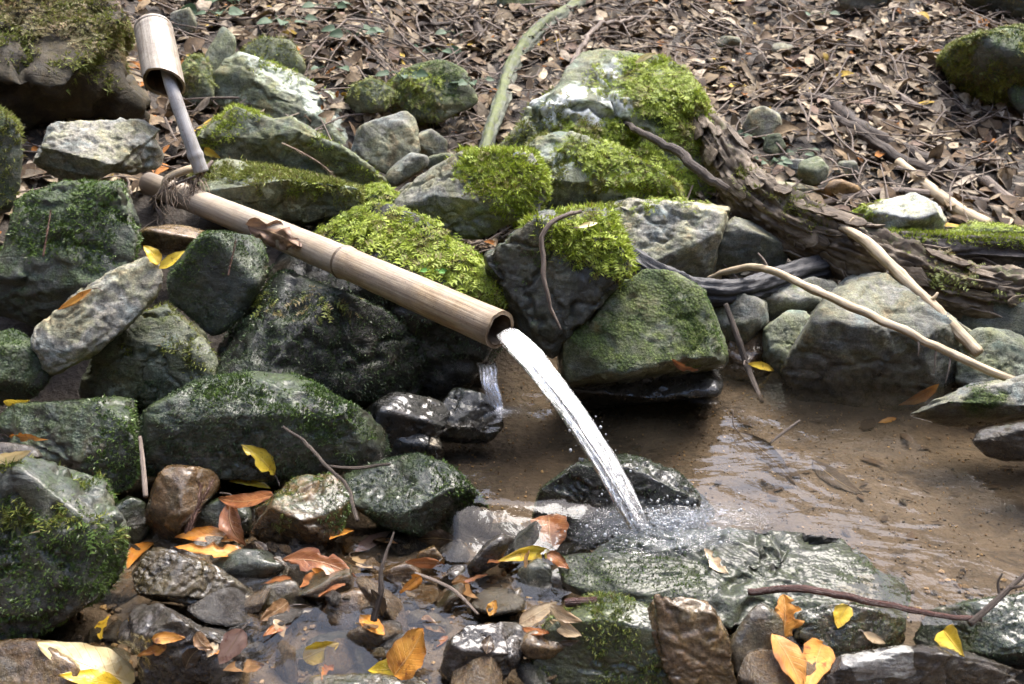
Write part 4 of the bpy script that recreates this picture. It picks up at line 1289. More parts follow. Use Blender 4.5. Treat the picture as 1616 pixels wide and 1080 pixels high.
# ---- stones on the slope
def slope_stone(label, poly, mat, seed, **k):
    a = np.array(poly, float)
    zc = slope_zc(a[:, 0].mean(), a[:, 1].max() - 3)
    e = (a.max(0) - a.min(0)) / 2 * zc / FPX
    k.setdefault('sub', 4)
    return rock('stone', label, 'stone', poly, zc + k.pop('sink', -0.02), k.pop('th', 0.8 * math.sqrt(e[0] * e[1])), mat, seed, wl=-5, group=GS, **k)

slope_stone('mossy boulder half buried in litter at the top right edge', [(1490, 90), (1510, 60), (1560, 52), (1700, 40), (1700, 200), (1600, 180), (1530, 150), (1495, 120)], 'dark', 131, sub=5, film=0.35, sink=0.12, th=0.28,
            moss=[FEA(None, 30000, 0.016, 'olive', patch=0.42), BLA(None, 30000, 0.009, 'green', patch=0.4)])
slope_stone('dark mossy rock in the very top right corner', [(1520, -20), (1560, -30), (1700, -30), (1700, 36), (1580, 32), (1530, 15)], 'dark', 132, sub=5, film=0.4, moss=[FEA(None, 12000, 0.018, 'olive', nz=-0.2, patch=0.4)])
slope_stone('low mossy rock at the right edge below the mossy boulder', [(1585, 150), (1610, 122), (1700, 110), (1700, 190), (1610, 185)], 'dark', 133, film=0.4)
slope_stone('pale mossy stone behind the ladle cup', [(282, 160), (284, 110), (300, 88), (322, 95), (338, 130), (335, 160), (310, 170)], 'green', 134, film=0.35, moss=[FEA([(280, 130), (290, 85), (325, 90), (340, 130), (310, 125)], 30000, 0.014, 'olive')])
slope_stone('tall pale stone leaning behind the pale mossy stone', [(318, 125), (330, 70), (350, 45), (372, 60), (365, 105), (345, 130)], 'green', 135, film=0.05)
slope_stone('wide mossy stone in the litter above the triangular slab', [(362, 118), (378, 80), (415, 62), (462, 70), (480, 105), (468, 134), (420, 138)], 'green', 136, sink=-0.05, film=0.25, moss=[BLA(None, 20000, 0.009, 'olive', nz=0.2, patch=0.45)])
slope_stone('olive mossy stone half buried left of the green branch', [(588, 182), (602, 140), (635, 112), (692, 92), (735, 112), (752, 160), (700, 190), (640, 192)], 'green', 137, sink=-0.05, film=0.3, sub=5, moss=[FEA([(595, 180), (615, 130), (700, 130), (700, 182)], 40000, 0.016, 'olive'), FEA([(600, 175), (620, 120), (700, 110), (735, 160)], 20000, 0.014, 'bright', patch=0.5), BLA([(660, 160), (690, 105), (730, 125), (735, 160)], 30000, 0.008, 'green')])
slope_stone('small olive mossy stone above the smooth rounded slab', [(540, 168), (556, 138), (590, 126), (620, 146), (612, 174), (565, 180)], 'green', 138, sink=-0.05, film=0.35, moss=[FEA(None, 26000, 0.013, 'olive', nz=0.0)])
slope_stone('pale square stone on the litter above the log', [(1172, 200), (1180, 176), (1205, 170), (1228, 182), (1232, 210), (1200, 218), (1180, 215)], 'pale', 139)
slope_stone('green tinged stone among the small plants above the log', [(1205, 240), (1210, 215), (1232, 210), (1240, 232), (1228, 248)], 'green', 140, film=0.2)
slope_stone('pale round pebble of the scree above the log', [(1236, 268), (1245, 252), (1268, 252), (1272, 268), (1255, 278)], 'pale', 141, film=0.05)
slope_stone('olive stone of the scree above the log', [(1258, 285), (1265, 255), (1290, 246), (1306, 266), (1300, 288), (1275, 295)], 'green', 142, film=0.2)
slope_stone('long flat pale slate lying on the scree', [(1214, 296), (1220, 287), (1260, 290), (1292, 298), (1288, 310), (1240, 306)], 'pale', 143)
slope_stone('brown flat stone at the foot of the scree', [(1300, 300), (1310, 286), (1345, 284), (1362, 295), (1345, 308), (1312, 312)], 'brown', 144)
slope_stone('dark small stone among the scree', [(1318, 272), (1325, 256), (1350, 254), (1356, 272), (1338, 282)], 'grey', 145)
slope_stone('flat grey stone in the litter near the top', [(1132, 72), (1138, 58), (1165, 58), (1172, 70), (1155, 80)], 'grey', 146)
slope_stone('pale grey stone in the litter right of the quartz patched boulder', [(1218, 82), (1222, 68), (1250, 70), (1255, 84), (1235, 92)], 'pale', 147)
slope_stone('grey rock cut off at the top edge', [(1310, -20), (1320, -30), (1400, -30), (1405, 5), (1370, 18), (1330, 14)], 'grey', 148, film=0.1)
slope_stone('mossy rock at the top edge above the dark stick', [(782, 10), (790, -20), (840, -20), (845, 10), (815, 20)], 'green', 149, film=0.4)
slope_stone('rounded grey stone left of the ladle at the top edge', [(268, 45), (272, 20), (300, 12), (312, 30), (305, 52), (285, 58)], 'grey', 150)

# ---- the dam and the streambed in front
fstone('glistening black green dome stone behind the falling jet', [(846, 815), (852, 790), (876, 758), (905, 738), (980, 724), (1042, 733), (1098, 766), (1120, 800), (1090, 850), (1020, 875), (930, 870), (870, 845)],
       'black', 201, z=-0.05, dz=0.09, sub=6, film=0.22, wet=0.75, cat='boulder', amp=0.07, soft=0.008, moss=[BLA(None, 90000, 0.0035, 'dark', patch=0.45)])
rock('slab', 'broad wet slab under the splash holding back the pool', 'slab',
     [(880, 905), (895, 862), (950, 832), (1076, 806), (1170, 794), (1276, 802), (1350, 836), (1397, 876), (1425, 914), (1440, 955), (1425, 1000), (1330, 1012), (1200, 1010), (1100, 975), (960, 950), (900, 935)],
     1.285, 0.15, 'slab', 205, sub=6, film=0.36, wet=0.62, wl=-1, amp=0.05, soft=0.01, strata=0.03, nf=6, fk=(0.8, 0.97),
     planes=[(1150, 860, 1.292, (0.04, -0.16, 0.98)), (1250, 960, 1.20, (0.0, -0.75, 0.65))],
     mosspoly=[[(900, 880), (1000, 870), (1110, 880), (1100, 925), (950, 930)], [(1340, 850), (1400, 890), (1437, 960), (1400, 970), (1360, 910)]],
     moss=[BLA([(890, 880), (1010, 868), (1120, 885), (1110, 950), (950, 940)], 60000, 0.005, 'green', patch=0.45), BLA([(1330, 850), (1400, 880), (1440, 960), (1400, 990), (1340, 930)], 70000, 0.004, 'green', patch=0.45)], group=GF)
fstone('mossy grey green dome stone at the near pool edge', [(545, 762), (560, 748), (600, 736), (655, 726), (692, 732), (726, 756), (758, 780), (780, 808), (756, 822), (702, 846), (672, 848), (622, 838), (580, 812), (558, 790)],
       'dark', 211, dz=0.05, sub=6, film=0.34, wet=0.5, cat='boulder', amp=0.04, soft=0.01, planes=[(650, 780, 1.325, (-0.05, -0.55, 0.83))], moss=[BLA(None, 100000, 0.0045, 'dark', patch=0.48), BLA([(690, 730), (780, 808), (756, 825), (720, 790), (670, 735)], 80000, 0.007, 'green')])
fstone('upright wet brown slab beside the long mossy boulder', [(226, 850), (230, 804), (250, 752), (267, 735), (300, 735), (336, 748), (342, 772), (316, 808), (290, 842), (274, 858), (247, 858)],
       'brown', 215, dz=0.05, sub=5, film=-0.4, wet=0.6, soft=0.005, planes=[(255, 800, 1.30, (-0.75, -0.6, 0.2)), (300, 780, 1.30, (0.2, -0.75, 0.6))])
fstone('brown green mossy stone under the yellow leaves', [(380, 850), (388, 804), (428, 780), (461, 747), (487, 737), (535, 760), (556, 786), (546, 835), (502, 868), (468, 880), (432, 866)],
       'brown', 219, dz=0.05, sub=6, film=0.22, wet=0.5, amp=0.08, planes=[(430, 820, 1.28, (-0.35, -0.75, 0.5)), (515, 800, 1.30, (0.3, -0.7, 0.6))], moss=[BLA([(470, 745), (540, 755), (556, 790), (545, 835), (510, 840), (500, 780)], 90000, 0.005, 'green', patch=0.4), BLA([(430, 780), (480, 760), (500, 820), (440, 830)], 50000, 0.005, 'olive', patch=0.5)])
fstone('small dark green stone between the corner boulder and the upright slab', [(174, 850), (178, 800), (205, 786), (232, 795), (234, 830), (226, 858), (195, 862)], 'dark', 222, dz=0.06, film=0.35, wet=0.4)
fstone('dark mossy stone behind the brown red leaf', [(306, 840), (312, 804), (345, 788), (392, 800), (395, 840), (350, 858)], 'dark', 223, dz=0.05, film=0.3, wet=0.5)
fstone('glossy olive wet stone below the orange leaves', [(205, 910), (222, 880), (240, 858), (268, 866), (312, 879), (342, 900), (405, 946), (408, 968), (370, 980), (328, 970), (284, 958), (220, 940)],
       'wet', 226, dz=0.03, sub=6, film=0.05, wet=1.0, amp=0.05, planes=[(300, 910, 1.15, (0.05, -0.55, 0.83)), (300, 960, 1.14, (-0.1, -0.95, -0.1))])
fstone('small black green stone right of the glossy olive stone', [(332, 888), (374, 869), (422, 872), (446, 894), (420, 924), (392, 930), (358, 912)], 'dark', 229, film=0.2, wet=0.9)
fstone('brown ribbed wet stone right of the glossy olive stone', [(402, 958), (420, 928), (468, 914), (486, 955), (480, 970), (430, 984), (404, 980)], 'wet', 231, film=-0.4, wet=0.9, strata=0.1)
fstone('big dark purple brown wet stone at the bottom left', [(172, 990), (186, 953), (236, 945), (276, 972), (336, 982), (384, 996), (396, 1042), (380, 1105), (214, 1105), (206, 1020), (174, 1010)],
       'slick', 233, dz=0.04, sub=6, film=-0.5, wet=1.0, amp=0.05, strata=0.06)
fstone('flat brown wet stone in the bottom left corner', [(-40, 1030), (20, 1012), (80, 1015), (120, 1050), (110, 1110), (-40, 1110)], 'brown', 235, film=-0.4, wet=0.9)
fstone('long low wet stone at the bottom edge under the orange leaf', [(470, 1100), (500, 1072), (580, 1062), (660, 1068), (700, 1100), (690, 1130), (480, 1130)], 'wet', 237, film=0.1, wet=0.9)
fstone('brown flat stone under shallow water left of the upright twig', [(500, 980), (520, 945), (570, 930), (620, 950), (640, 985), (600, 1003), (540, 1003)], 'brown', 239, z=-0.06, film=-0.5, wet=0.9)
fstone('ochre orange round stone near the stranded leaves', [(600, 920), (610, 895), (640, 886), (664, 900), (660, 928), (630, 938)], 'brown', 241, film=-0.5, wet=0.9)
fstone('long black slate pointing at the pool', [(728, 922), (745, 880), (790, 843), (816, 852), (790, 886), (756, 910)], 'slick', 243, film=-0.5, wet=1.0, strata=0.1)
fstone('black angular slate left of the long slate', [(694, 868), (725, 850), (742, 872), (730, 892), (705, 900)], 'slick', 245, film=-0.5, wet=1.0)
fstone('ochre wet lump beside the black slates', [(656, 905), (662, 872), (685, 862), (700, 880), (694, 908), (672, 916)], 'brown', 247, film=-0.5, wet=1.0)
fstone('wet purple slate in front of the black slates', [(690, 925), (715, 896), (735, 890), (735, 925), (712, 940)], 'slick', 248, film=-0.5, wet=1.0)
fstone('sparkling small stone tucked under the mossy dome stone', [(724, 842), (735, 812), (760, 800), (777, 812), (772, 838), (745, 850)], 'slick', 249, film=0.0, wet=1.0)
fstone('shiny black green stone below the rusty leaf', [(815, 940), (820, 900), (845, 884), (870, 895), (868, 928), (850, 948)], 'dark', 251, film=0.2, wet=1.0)
fstone('narrow pale wet stone left of the splash slab', [(862, 940), (872, 905), (892, 893), (903, 905), (895, 935), (880, 950)], 'slick', 253, film=-0.5, wet=1.0, lich=[[(872, 905), (892, 893), (903, 905), (890, 930), (874, 935)]])
fstone('silver triangular wet slate', [(782, 965), (800, 940), (822, 928), (826, 950), (812, 972), (795, 975)], 'slick', 255, film=-0.5, wet=1.0)
fstone('flat red brown stone left of the silver slate', [(738, 965), (750, 948), (780, 946), (795, 968), (775, 980), (748, 978)], 'brown', 256, film=-0.5, wet=1.0)
fstone('silvery purple sparkling stone at the bottom centre', [(696, 1066), (704, 1022), (740, 990), (785, 984), (832, 992), (832, 1014), (806, 1054), (770, 1100), (720, 1092)], 'slick', 258, sub=6, film=-0.4, wet=1.0, amp=0.08)
fstone('ochre yellow wedge slab lying on the mossy bottom stone', [(822, 1026), (832, 1002), (870, 994), (902, 985), (910, 992), (905, 1016), (872, 1036), (838, 1042)], 'brown', 260, z=-0.02, dz=0.01, film=-0.5, wet=0.8, th=0.03)
fstone('grey green moss covered stone at the bottom centre', [(826, 1110), (838, 1040), (862, 985), (905, 962), (960, 945), (1010, 955), (1060, 1000), (1090, 1060), (1100, 1110)],
       'green', 262, dz=0.05, sub=6, film=0.42, wet=0.4, soft=0.01, moss=[BLA(None, 70000, 0.005, 'olive', patch=0.46), BLA(None, 60000, 0.005, 'green', patch=0.46)])
fstone('leaning brown slate slab at the bottom right of centre', [(938, 950), (958, 924), (1000, 922), (1080, 936), (1126, 964), (1157, 1020), (1168, 1110), (1060, 1110), (1040, 1040), (1005, 985)],
       'brown', 265, dz=0.02, sub=6, film=-0.3, wet=0.8, soft=0.004, th=0.05, strata=0.08, planes=[(1080, 1000, 1.055, (-0.35, -0.75, 0.5))])
fstone('dark ridged wet stone right of the leaning slate', [(1150, 1000), (1162, 968), (1200, 960), (1236, 985), (1250, 1040), (1256, 1110), (1165, 1110)], 'wet', 268, film=0.1, wet=0.9, strata=0.08)
fstone('pale sparkling slab in the bottom right', [(1276, 1110), (1300, 1060), (1335, 1038), (1430, 1016), (1525, 1030), (1612, 1058), (1680, 1110)], 'slick', 270, dz=0.03, sub=6, film=0.0, wet=0.95, lich=[[(1330, 1040), (1430, 1020), (1440, 1060), (1350, 1075)]],
       planes=[(1450, 1050, 1.09, (0.0, -0.35, 0.93))])
fstone('black granular wet stone at the right bottom edge', [(1440, 1005), (1456, 962), (1530, 948), (1590, 942), (1700, 930), (1700, 1040), (1560, 1045), (1490, 1030)], 'dark', 273, dz=0.03, sub=6, film=0.35, wet=0.8, moss=[BLA(None, 70000, 0.0035, 'dark', patch=0.45)])
fstone('green stone under the red twig at the slab end', [(1250, 1010), (1262, 972), (1310, 955), (1400, 965), (1438, 985), (1440, 1020), (1380, 1035), (1290, 1030)], 'wet', 275, dz=0.01, film=0.3, wet=0.9, moss=[BLA(None, 60000, 0.004, 'dark', patch=0.45)])
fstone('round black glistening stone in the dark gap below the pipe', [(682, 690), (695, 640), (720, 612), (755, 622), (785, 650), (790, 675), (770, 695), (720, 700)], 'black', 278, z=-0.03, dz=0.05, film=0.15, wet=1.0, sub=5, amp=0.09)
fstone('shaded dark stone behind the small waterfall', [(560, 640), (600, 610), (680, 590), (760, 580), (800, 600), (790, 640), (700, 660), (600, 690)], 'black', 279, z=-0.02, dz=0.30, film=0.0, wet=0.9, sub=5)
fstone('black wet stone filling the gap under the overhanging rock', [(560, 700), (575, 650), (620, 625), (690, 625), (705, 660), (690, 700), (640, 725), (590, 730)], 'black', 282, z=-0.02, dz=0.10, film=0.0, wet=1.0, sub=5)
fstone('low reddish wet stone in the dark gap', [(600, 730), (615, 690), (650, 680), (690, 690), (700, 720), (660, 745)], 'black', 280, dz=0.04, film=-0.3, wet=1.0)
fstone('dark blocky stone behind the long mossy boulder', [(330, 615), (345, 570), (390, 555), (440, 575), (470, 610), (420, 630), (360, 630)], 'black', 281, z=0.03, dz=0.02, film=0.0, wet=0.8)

# ================================================================ wood
log('log', 'rotting log with peeling bark slanting down to the pool edge',
    [(1096, 185, 2.46, 26), (1135, 230, 2.32, 30), (1180, 300, 2.17, 36), (1250, 355, 2.08, 40), (1330, 390, 2.02, 42), (1420, 425, 1.98, 42), (1520, 455, 1.96, 40), (1640, 470, 1.95, 36), (1760, 480, 1.95, 34)],
    M_BARK, 3, n=320, ns=96, ridge=0.30, moss=0.0, groove=44, plates=130,
    mossjobs=[FEA([(1400, 400), (1480, 390), (1640, 420), (1640, 480), (1500, 470), (1430, 440)], 14000, 0.014, 'olive', droop=1.2, patch=0.47), BLA([(1150, 260), (1200, 280), (1300, 345), (1290, 360), (1180, 300)], 40000, 0.008, 'olive', patch=0.46)])
log('log', 'dark furrowed log with a mossy top reaching in from the right edge',
    [(1370, 384, 2.16, 10), (1410, 388, 2.14, 20), (1500, 392, 2.13, 23), (1640, 400, 2.12, 25), (1760, 405, 2.12, 26)], M_OLDLOG, 8, n=160, ns=56, ridge=0.35, moss=-0.1,
    mossjobs=[BLA(None, 60000, 0.008, 'bright', nz=0.6)])
log('branch', 'black wet curved branch under the rotting log',
    [(960, 372, 2.05, 10), (1000, 408, 1.98, 16), (1050, 440, 1.94, 19), (1110, 460, 1.92, 20), (1180, 458, 1.94, 20), (1250, 435, 1.98, 20), (1320, 415, 2.05, 20)], M_DARKWOOD, 14, n=160, ns=48, ridge=0.22, moss=-1, cat='branch')
log('branch', 'green lichen coated curved branch rising above the moss capped boulder',
    [(762, 250, 2.16, 10), (775, 205, 2.3, 11)] + [(a, b, slope_zc(a, b) - 0.05, r) for a, b, r in ((792, 155, 12), (806, 110, 12), (832, 70, 13), (868, 38, 13), (915, 8, 14), (960, -30, 14))], M_LICHENBRANCH, 19, n=160, ns=32, ridge=0.22, moss=0.18, cat='branch')
st1 = stick('stick', 'straight peeled pale stick crossing in front of the log', 'stick',
      [(1235, 318, 2.12, 4), (1300, 345, 2.02, 6), (1370, 385, 1.92, 8.5), (1440, 455, 1.85, 9.5), (1500, 512, 1.80, 10), (1545, 558, 1.76, 9)], M_PALESTICK, 2, n=90, ns=14, knots=6, wig=0.005, rough=0.14)
for a in ([(1330, 362, 1.97, 3), (1340, 352, 1.96, 2.4), (1347, 344, 1.96, 1.6)], [(1462, 476, 1.83, 4), (1474, 470, 1.82, 3), (1480, 462, 1.82, 2)], [(1405, 420, 1.885, 3.5), (1400, 432, 1.88, 2.5), (1398, 440, 1.88, 1.5)]):
    stick('side_stub', '', '', a, M_PALESTICK, 51, n=10, ns=8, parent=st1, knots=0)
st2 = stick('stick', 'long thin pale stick arching over the pool boulder to the right edge', 'stick',
      [(1118, 440, 2.0, 3), (1150, 428, 1.95, 5), (1200, 423, 1.89, 6), (1260, 445, 1.82, 6), (1330, 478, 1.76, 7), (1420, 520, 1.70, 6.5), (1520, 568, 1.66, 7), (1660, 625, 1.62, 7)], M_PALESTICK, 6, n=110, ns=12, knots=8, wig=0.006, rough=0.14)
for a in ([(1212, 425, 1.88, 2.5), (1206, 412, 1.88, 2), (1196, 400, 1.88, 1.5)], [(1448, 532, 1.69, 2), (1450, 545, 1.68, 1.5), (1449, 562, 1.68, 1)], [(1478, 546, 1.68, 2), (1476, 565, 1.67, 1.5), (1474, 590, 1.67, 0.8)], [(1500, 558, 1.67, 2), (1498, 580, 1.66, 1.4), (1492, 605, 1.66, 0.8)]):
    stick('side_stub', '', '', a, M_TWIG, 52, n=12, ns=7, parent=st2, knots=0)
stick('stick', 'grey broken stick lying on the slope at the right edge', 'stick',
      [(1418, 256, 2.75, 7), (1470, 300, 2.55, 10), (1530, 342, 2.40, 11), (1640, 388, 2.25, 11)], M_PALESTICK, 9, n=60, ns=12, knots=4, ground=True)
stick('stick', 'pale stick behind the white quartz stone', 'stick', [(1276, 326, 2.35, 5), (1340, 312, 2.40, 7), (1420, 302, 2.46, 7), (1560, 318, 2.5, 5)], M_TWIG, 11, n=50, ground=True)
stick('stick', 'short brown stick end at the right edge above the logs', 'stick', [(1554, 284, 2.6, 8), (1590, 315, 2.52, 9), (1660, 360, 2.4, 9)], M_TWIG, 12, n=40, ground=True)
stick('branch', 'dark curved root lying across the right side of the slope', 'branch',
      [(1265, 152, 3.05, 8), (1310, 165, 2.95, 12), (1360, 205, 2.8, 13), (1420, 235, 2.72, 12), (1490, 262, 2.66, 11), (1560, 288, 2.62, 8)], M_DARKTWIG, 13, n=80, ns=12, wig=0.02, ground=True)
stick('branch', 'second dark root running beside the curved root', 'branch',
      [(1290, 185, 2.92, 5), (1345, 205, 2.85, 9), (1410, 245, 2.72, 10), (1480, 270, 2.64, 9), (1540, 280, 2.62, 6)], M_DARKTWIG, 14, n=70, ns=10, wig=0.02, ground=True)
stick('stick', 'grey stick on the litter above the dark roots', 'stick', [(1345, 125, 3.15, 4), (1400, 142, 3.05, 6), (1440, 165, 2.95, 6), (1475, 178, 2.9, 4)], M_TWIG, 15, n=50, ground=True)
stick('stick', 'thin pale stick below the grey stick on the litter', 'stick', [(1325, 168, 3.0, 3), (1375, 188, 2.9, 4), (1430, 196, 2.86, 4), (1490, 210, 2.8, 3)], M_TWIG, 16, n=50, ground=True)
stick('stick', 'thin dark stick pointing down at the scree', 'stick', [(1330, 225, 2.75, 3), (1380, 265, 2.6, 4), (1425, 305, 2.5, 4)], M_DARKTWIG, 17, n=40, ground=True)
stick('stick', 'dark upright stick at the top edge left of the green branch', 'stick', [(738, -20, 3.6, 7), (748, 20, 3.4, 8), (757, 50, 3.25, 7), (764, 72, 3.15, 5)], M_DARKTWIG, 18, n=40, ground=True)
stick('branch', 'thin dark root crossing the slope left of the upright stick', 'branch', [(530, 45, 3.2, 3), (590, 46, 3.2, 4), (660, 42, 3.25, 4), (740, 32, 3.3, 3)], M_DARKTWIG, 19, n=50, wig=0.03, ground=True)
stick('branch', 'thin twig arching right of the upright stick at the top', 'branch', [(760, 22, 3.3, 2), (810, 24, 3.3, 3), (860, 12, 3.4, 3), (930, 8, 3.4, 2)], M_DARKTWIG, 20, n=50, wig=0.02, ground=True)
stick('stick', 'pale crooked twig running down onto the quartz patched boulder', 'stick', [(1000, 30, 3.1, 3), (940, 45, 2.9, 4), (918, 80, 2.72, 4), (900, 112, 2.55, 4), (905, 128, 2.46, 3)], M_TWIG, 21, n=60, wig=0.03)
stick('stick', 'grey twig lying across the slope above the quartz patched boulder', 'stick', [(810, 52, 3.1, 3), (880, 50, 3.05, 4), (960, 48, 3.0, 4), (1060, 62, 2.9, 3)], M_TWIG, 22, n=60, wig=0.03, ground=True)
stick('branch', 'reddish root draped from the moss to the head of the log', 'branch', [(985, 195, 2.32, 4), (1020, 215, 2.22, 6), (1070, 240, 2.18, 8), (1110, 275, 2.12, 8), (1150, 300, 2.10, 6)], M_DARKTWIG, 23, n=60, wig=0.02)
stick('root', 'thin curved root hanging down the dark cracked rock', 'root', [(918, 335, 1.62, 3), (880, 345, 1.60, 4), (858, 372, 1.59, 4), (856, 430, 1.59, 4), (866, 480, 1.59, 3), (886, 522, 1.60, 2)], M_TWIG, 24, n=60, ns=8, wig=0.01)
stick('stick', 'dark wet stick standing in the back of the pool', 'stick', [(1145, 480, 1.85, 4), (1165, 535, 1.83, 5), (1180, 580, 1.82, 5), (1203, 635, 1.76, 3)], M_DARKTWIG, 25, n=50)
stick('twig', 'wet red twig lying over the splash slab', 'twig', [(1182, 936, 1.18, 6), (1260, 930, 1.165, 6), (1330, 940, 1.155, 6), (1430, 962, 1.14, 5), (1550, 980, 1.125, 4)], M_REDTWIG, 26, n=70, ns=10, wig=0.01)
tw = stick('twig', 'dark forked twig at the right edge above the black granular stone', 'twig', [(1530, 985, 1.12, 5), (1565, 955, 1.13, 5), (1600, 922, 1.14, 4), (1650, 880, 1.15, 2)], M_DARKTWIG, 27, n=40)
stick('side_shoot', '', '', [(1578, 943, 1.135, 3), (1575, 920, 1.14, 2), (1582, 905, 1.14, 1.5)], M_DARKTWIG, 28, n=16, ns=6, parent=tw)
stick('side_shoot', '', '', [(1595, 928, 1.137, 3), (1612, 925, 1.13, 2), (1625, 918, 1.13, 1.5)], M_DARKTWIG, 29, n=16, ns=6, parent=tw)
stick('twig', 'short red brown wet stick left of the splash slab', 'twig', [(893, 952, 1.165, 7), (915, 950, 1.16, 7), (942, 948, 1.155, 6)], M_REDTWIG, 30, n=24, ns=10)
stick('twig', 'bent grey twig leaning on the long mossy boulder', 'twig', [(446, 674, 1.44, 2), (485, 702, 1.41, 3), (520, 742, 1.37, 3), (545, 765, 1.35, 3), (566, 822, 1.31, 3)], M_DARKTWIG, 31, n=40, ns=7, wig=0.01)
stick('twig', 'second twig crossing behind the mossy dome stone', 'twig', [(505, 735, 1.38, 2), (560, 738, 1.38, 3), (615, 732, 1.38, 2)], M_DARKTWIG, 32, n=30, ns=7, wig=0.01)
stick('twig', 'dark upright twig standing in the wet gravel', 'twig', [(590, 978, 1.17, 6), (600, 935, 1.17, 5), (605, 890, 1.18, 3), (622, 838, 1.2, 1.5)], M_DARKTWIG, 33, n=40, ns=8, wig=0.008)
stick('twig', 'thin twig lying in the gravel beside the upright twig', 'twig', [(655, 905, 1.2, 3), (690, 918, 1.19, 3), (720, 935, 1.17, 3), (755, 970, 1.145, 2)], M_TWIG, 34, n=30, ns=7)
stick('twig', 'pale upright twig in the dark gap left of the long mossy boulder', 'twig', [(221, 690, 1.47, 3), (226, 735, 1.43, 4), (230, 785, 1.40, 4)], M_TWIG, 35, n=30, ns=7)
stick('twig', 'thin twig sunk on the pool bed', 'twig', [(1215, 700, 1.60, 2), (1240, 680, 1.63, 2.5), (1262, 664, 1.66, 2)], M_DARKTWIG, 36, n=20, ns=6)

# ================================================================ bamboo pipe and ladle
A_, B_ = P(236, 290, 2.08), P(788, 521, 1.45)
pipe = empty('bamboo_pipe', (A_ + B_) / 2 - np.array([0, 0, 0.035]), 'weathered bamboo water pipe resting on the mossy rocks', 'pipe')
po = np.array(pipe.location)
npi = 150
tt = np.linspace(0, 1, npi)
Cp = A_ + (B_ - A_) * tt[:, None] + np.array([0, 0, -0.006]) * np.sin(tt * np.pi)[:, None] * -1
Rp = np.interp(tt, [0, 1], [0.0240, 0.0292])
NODES = (0.13, 0.648)
for nd in NODES:
    Rp = Rp * (1 + 0.05 * np.exp(-((tt - nd) / 0.010) ** 2) - 0.035 * np.exp(-((tt - nd - 0.012) / 0.004) ** 2))
Vp, fp, up_ = tube(Cp, Rp, 40, lambda V, uv: (fbm(V * 25, 4, 3) - 0.5) * 0.0016, caps=False)
ax_ = norm(B_ - A_)
# jagged, slightly slanted mouth
ring = np.arange(len(Vp)).reshape(npi, 41)
cut = (fbm(Vp[ring[-1]] * 90, 6, 3) - 0.5) * 0.008
cut[-1] = cut[0]
Vp[ring[-1]] += ax_ * cut[:, None]
darken = np.repeat(sstep(0.975, 1.0, tt), 41) * 0.5 + np.repeat(sstep(0.10, 0.0, tt), 41) * 0.5  # darker towards both pipe ends
link('culm', make_mesh('culm', Vp - po, fp, [M_BAMBOO], {'darken': darken, 'age': np.repeat(np.interp(tt, [0, 0.4, 0.64, 0.66, 0.8, 1], [0.7, 0.55, 0.4, 0.05, 0.25, 0.0]), 41)}, up_), parent=pipe)
Ci = Cp[-60:]
Vi, fi, ui = tube(Ci, Rp[-60:] * 0.80, 40, None, caps=False)
ri = np.arange(len(Vi)).reshape(60, 41)
Vi[ri[-1]] += ax_ * cut[:, None]
# inner wall plus the cut end between inner and outer ring
Vall = np.vstack([Vi, Vp[ring[-1]]])
k0 = len(Vi)
lip = np.stack([ri[-1, :-1], ri[-1, 1:], k0 + np.arange(1, 41), k0 + np.arange(0, 40)], -1)
link('inner_wall', make_mesh('inner_wall', Vall - po, [fi[0][:, ::-1], lip], [M_BAMBOO], {'darken': np.concatenate([np.full(k0, 0.85), np.full(41, 0.3)])}, np.vstack([ui, up_[ring[-1]]])), parent=pipe)  # inner wall mixed much darker than the cut end
for nd in NODES:
    i0 = int(nd * (npi - 1))
    Cn = Cp[i0] + ax_ * np.linspace(-0.0035, 0.0035, 9)[:, None]
    Vn_, fn_, un_ = tube(Cn, Rp[i0] * 1.0 + 0.0016 * np.sin(np.linspace(0, np.pi, 9)), 40, None, caps=False)
    link('node_ring', make_mesh('node_ring', Vn_ - po, fn_, [M_BAMBOO], {'darken': np.full(len(Vn_), 0.8)}, un_), parent=pipe)

TOP, BOT = P(243, 50, 2.01), P(259, 131, 1.93)
ladle = empty('bamboo_ladle', P(318, 268, 1.93), 'bamboo dipper with its grey cup upside down on a bluish handle', 'ladle')
lo_ = np.array(ladle.location)
axl = norm(BOT - TOP)
nl_ = 40
tl = np.linspace(0, 1, nl_)
Cl = TOP + (BOT - TOP) * tl[:, None]
Rl = np.interp(tl, [0, 0.04, 0.10, 1], [0.0375, 0.0388, 0.0380, 0.0384])
Rl = Rl * (1 - 0.03 * np.exp(-((tl - 0.11) / 0.02) ** 2))
Vl, fl, ul = tube(Cl, Rl, 48, lambda V, uv: (fbm(V * 30, 3, 3) - 0.5) * 0.001, caps=False)
rl = np.arange(len(Vl)).reshape(nl_, 49)
off = (Vl[rl[-1]] - BOT) @ RT
Vl[rl[-1]] += axl * (off * 0.45)[:, None]
Vl[rl[-2]] += axl * (off * 0.25)[:, None]
link('cup', make_mesh('cup', Vl - lo_, fl, [M_BAMBOO_GREY], {'darken': np.zeros(len(Vl))}, ul), parent=ladle)
Vc, fc, uc = tube(Cl[2:], Rl[2:] * 0.86, 48, None, caps=False)
rc = np.arange(len(Vc)).reshape(nl_ - 2, 49)
Vc[rc[-1]] += axl * (off * 0.45)[:, None]
Vc[rc[-2]] += axl * (off * 0.25)[:, None]
k0 = len(Vc)
lip = np.stack([rc[-1, :-1], rc[-1, 1:], k0 + np.arange(1, 49), k0 + np.arange(0, 48)], -1)
cc = np.vstack([Vc, Vl[rl[-1]], Cl[2:3]])
capf = np.stack([rc[0, 1:], rc[0, :-1], np.full(48, len(cc) - 1)], -1)
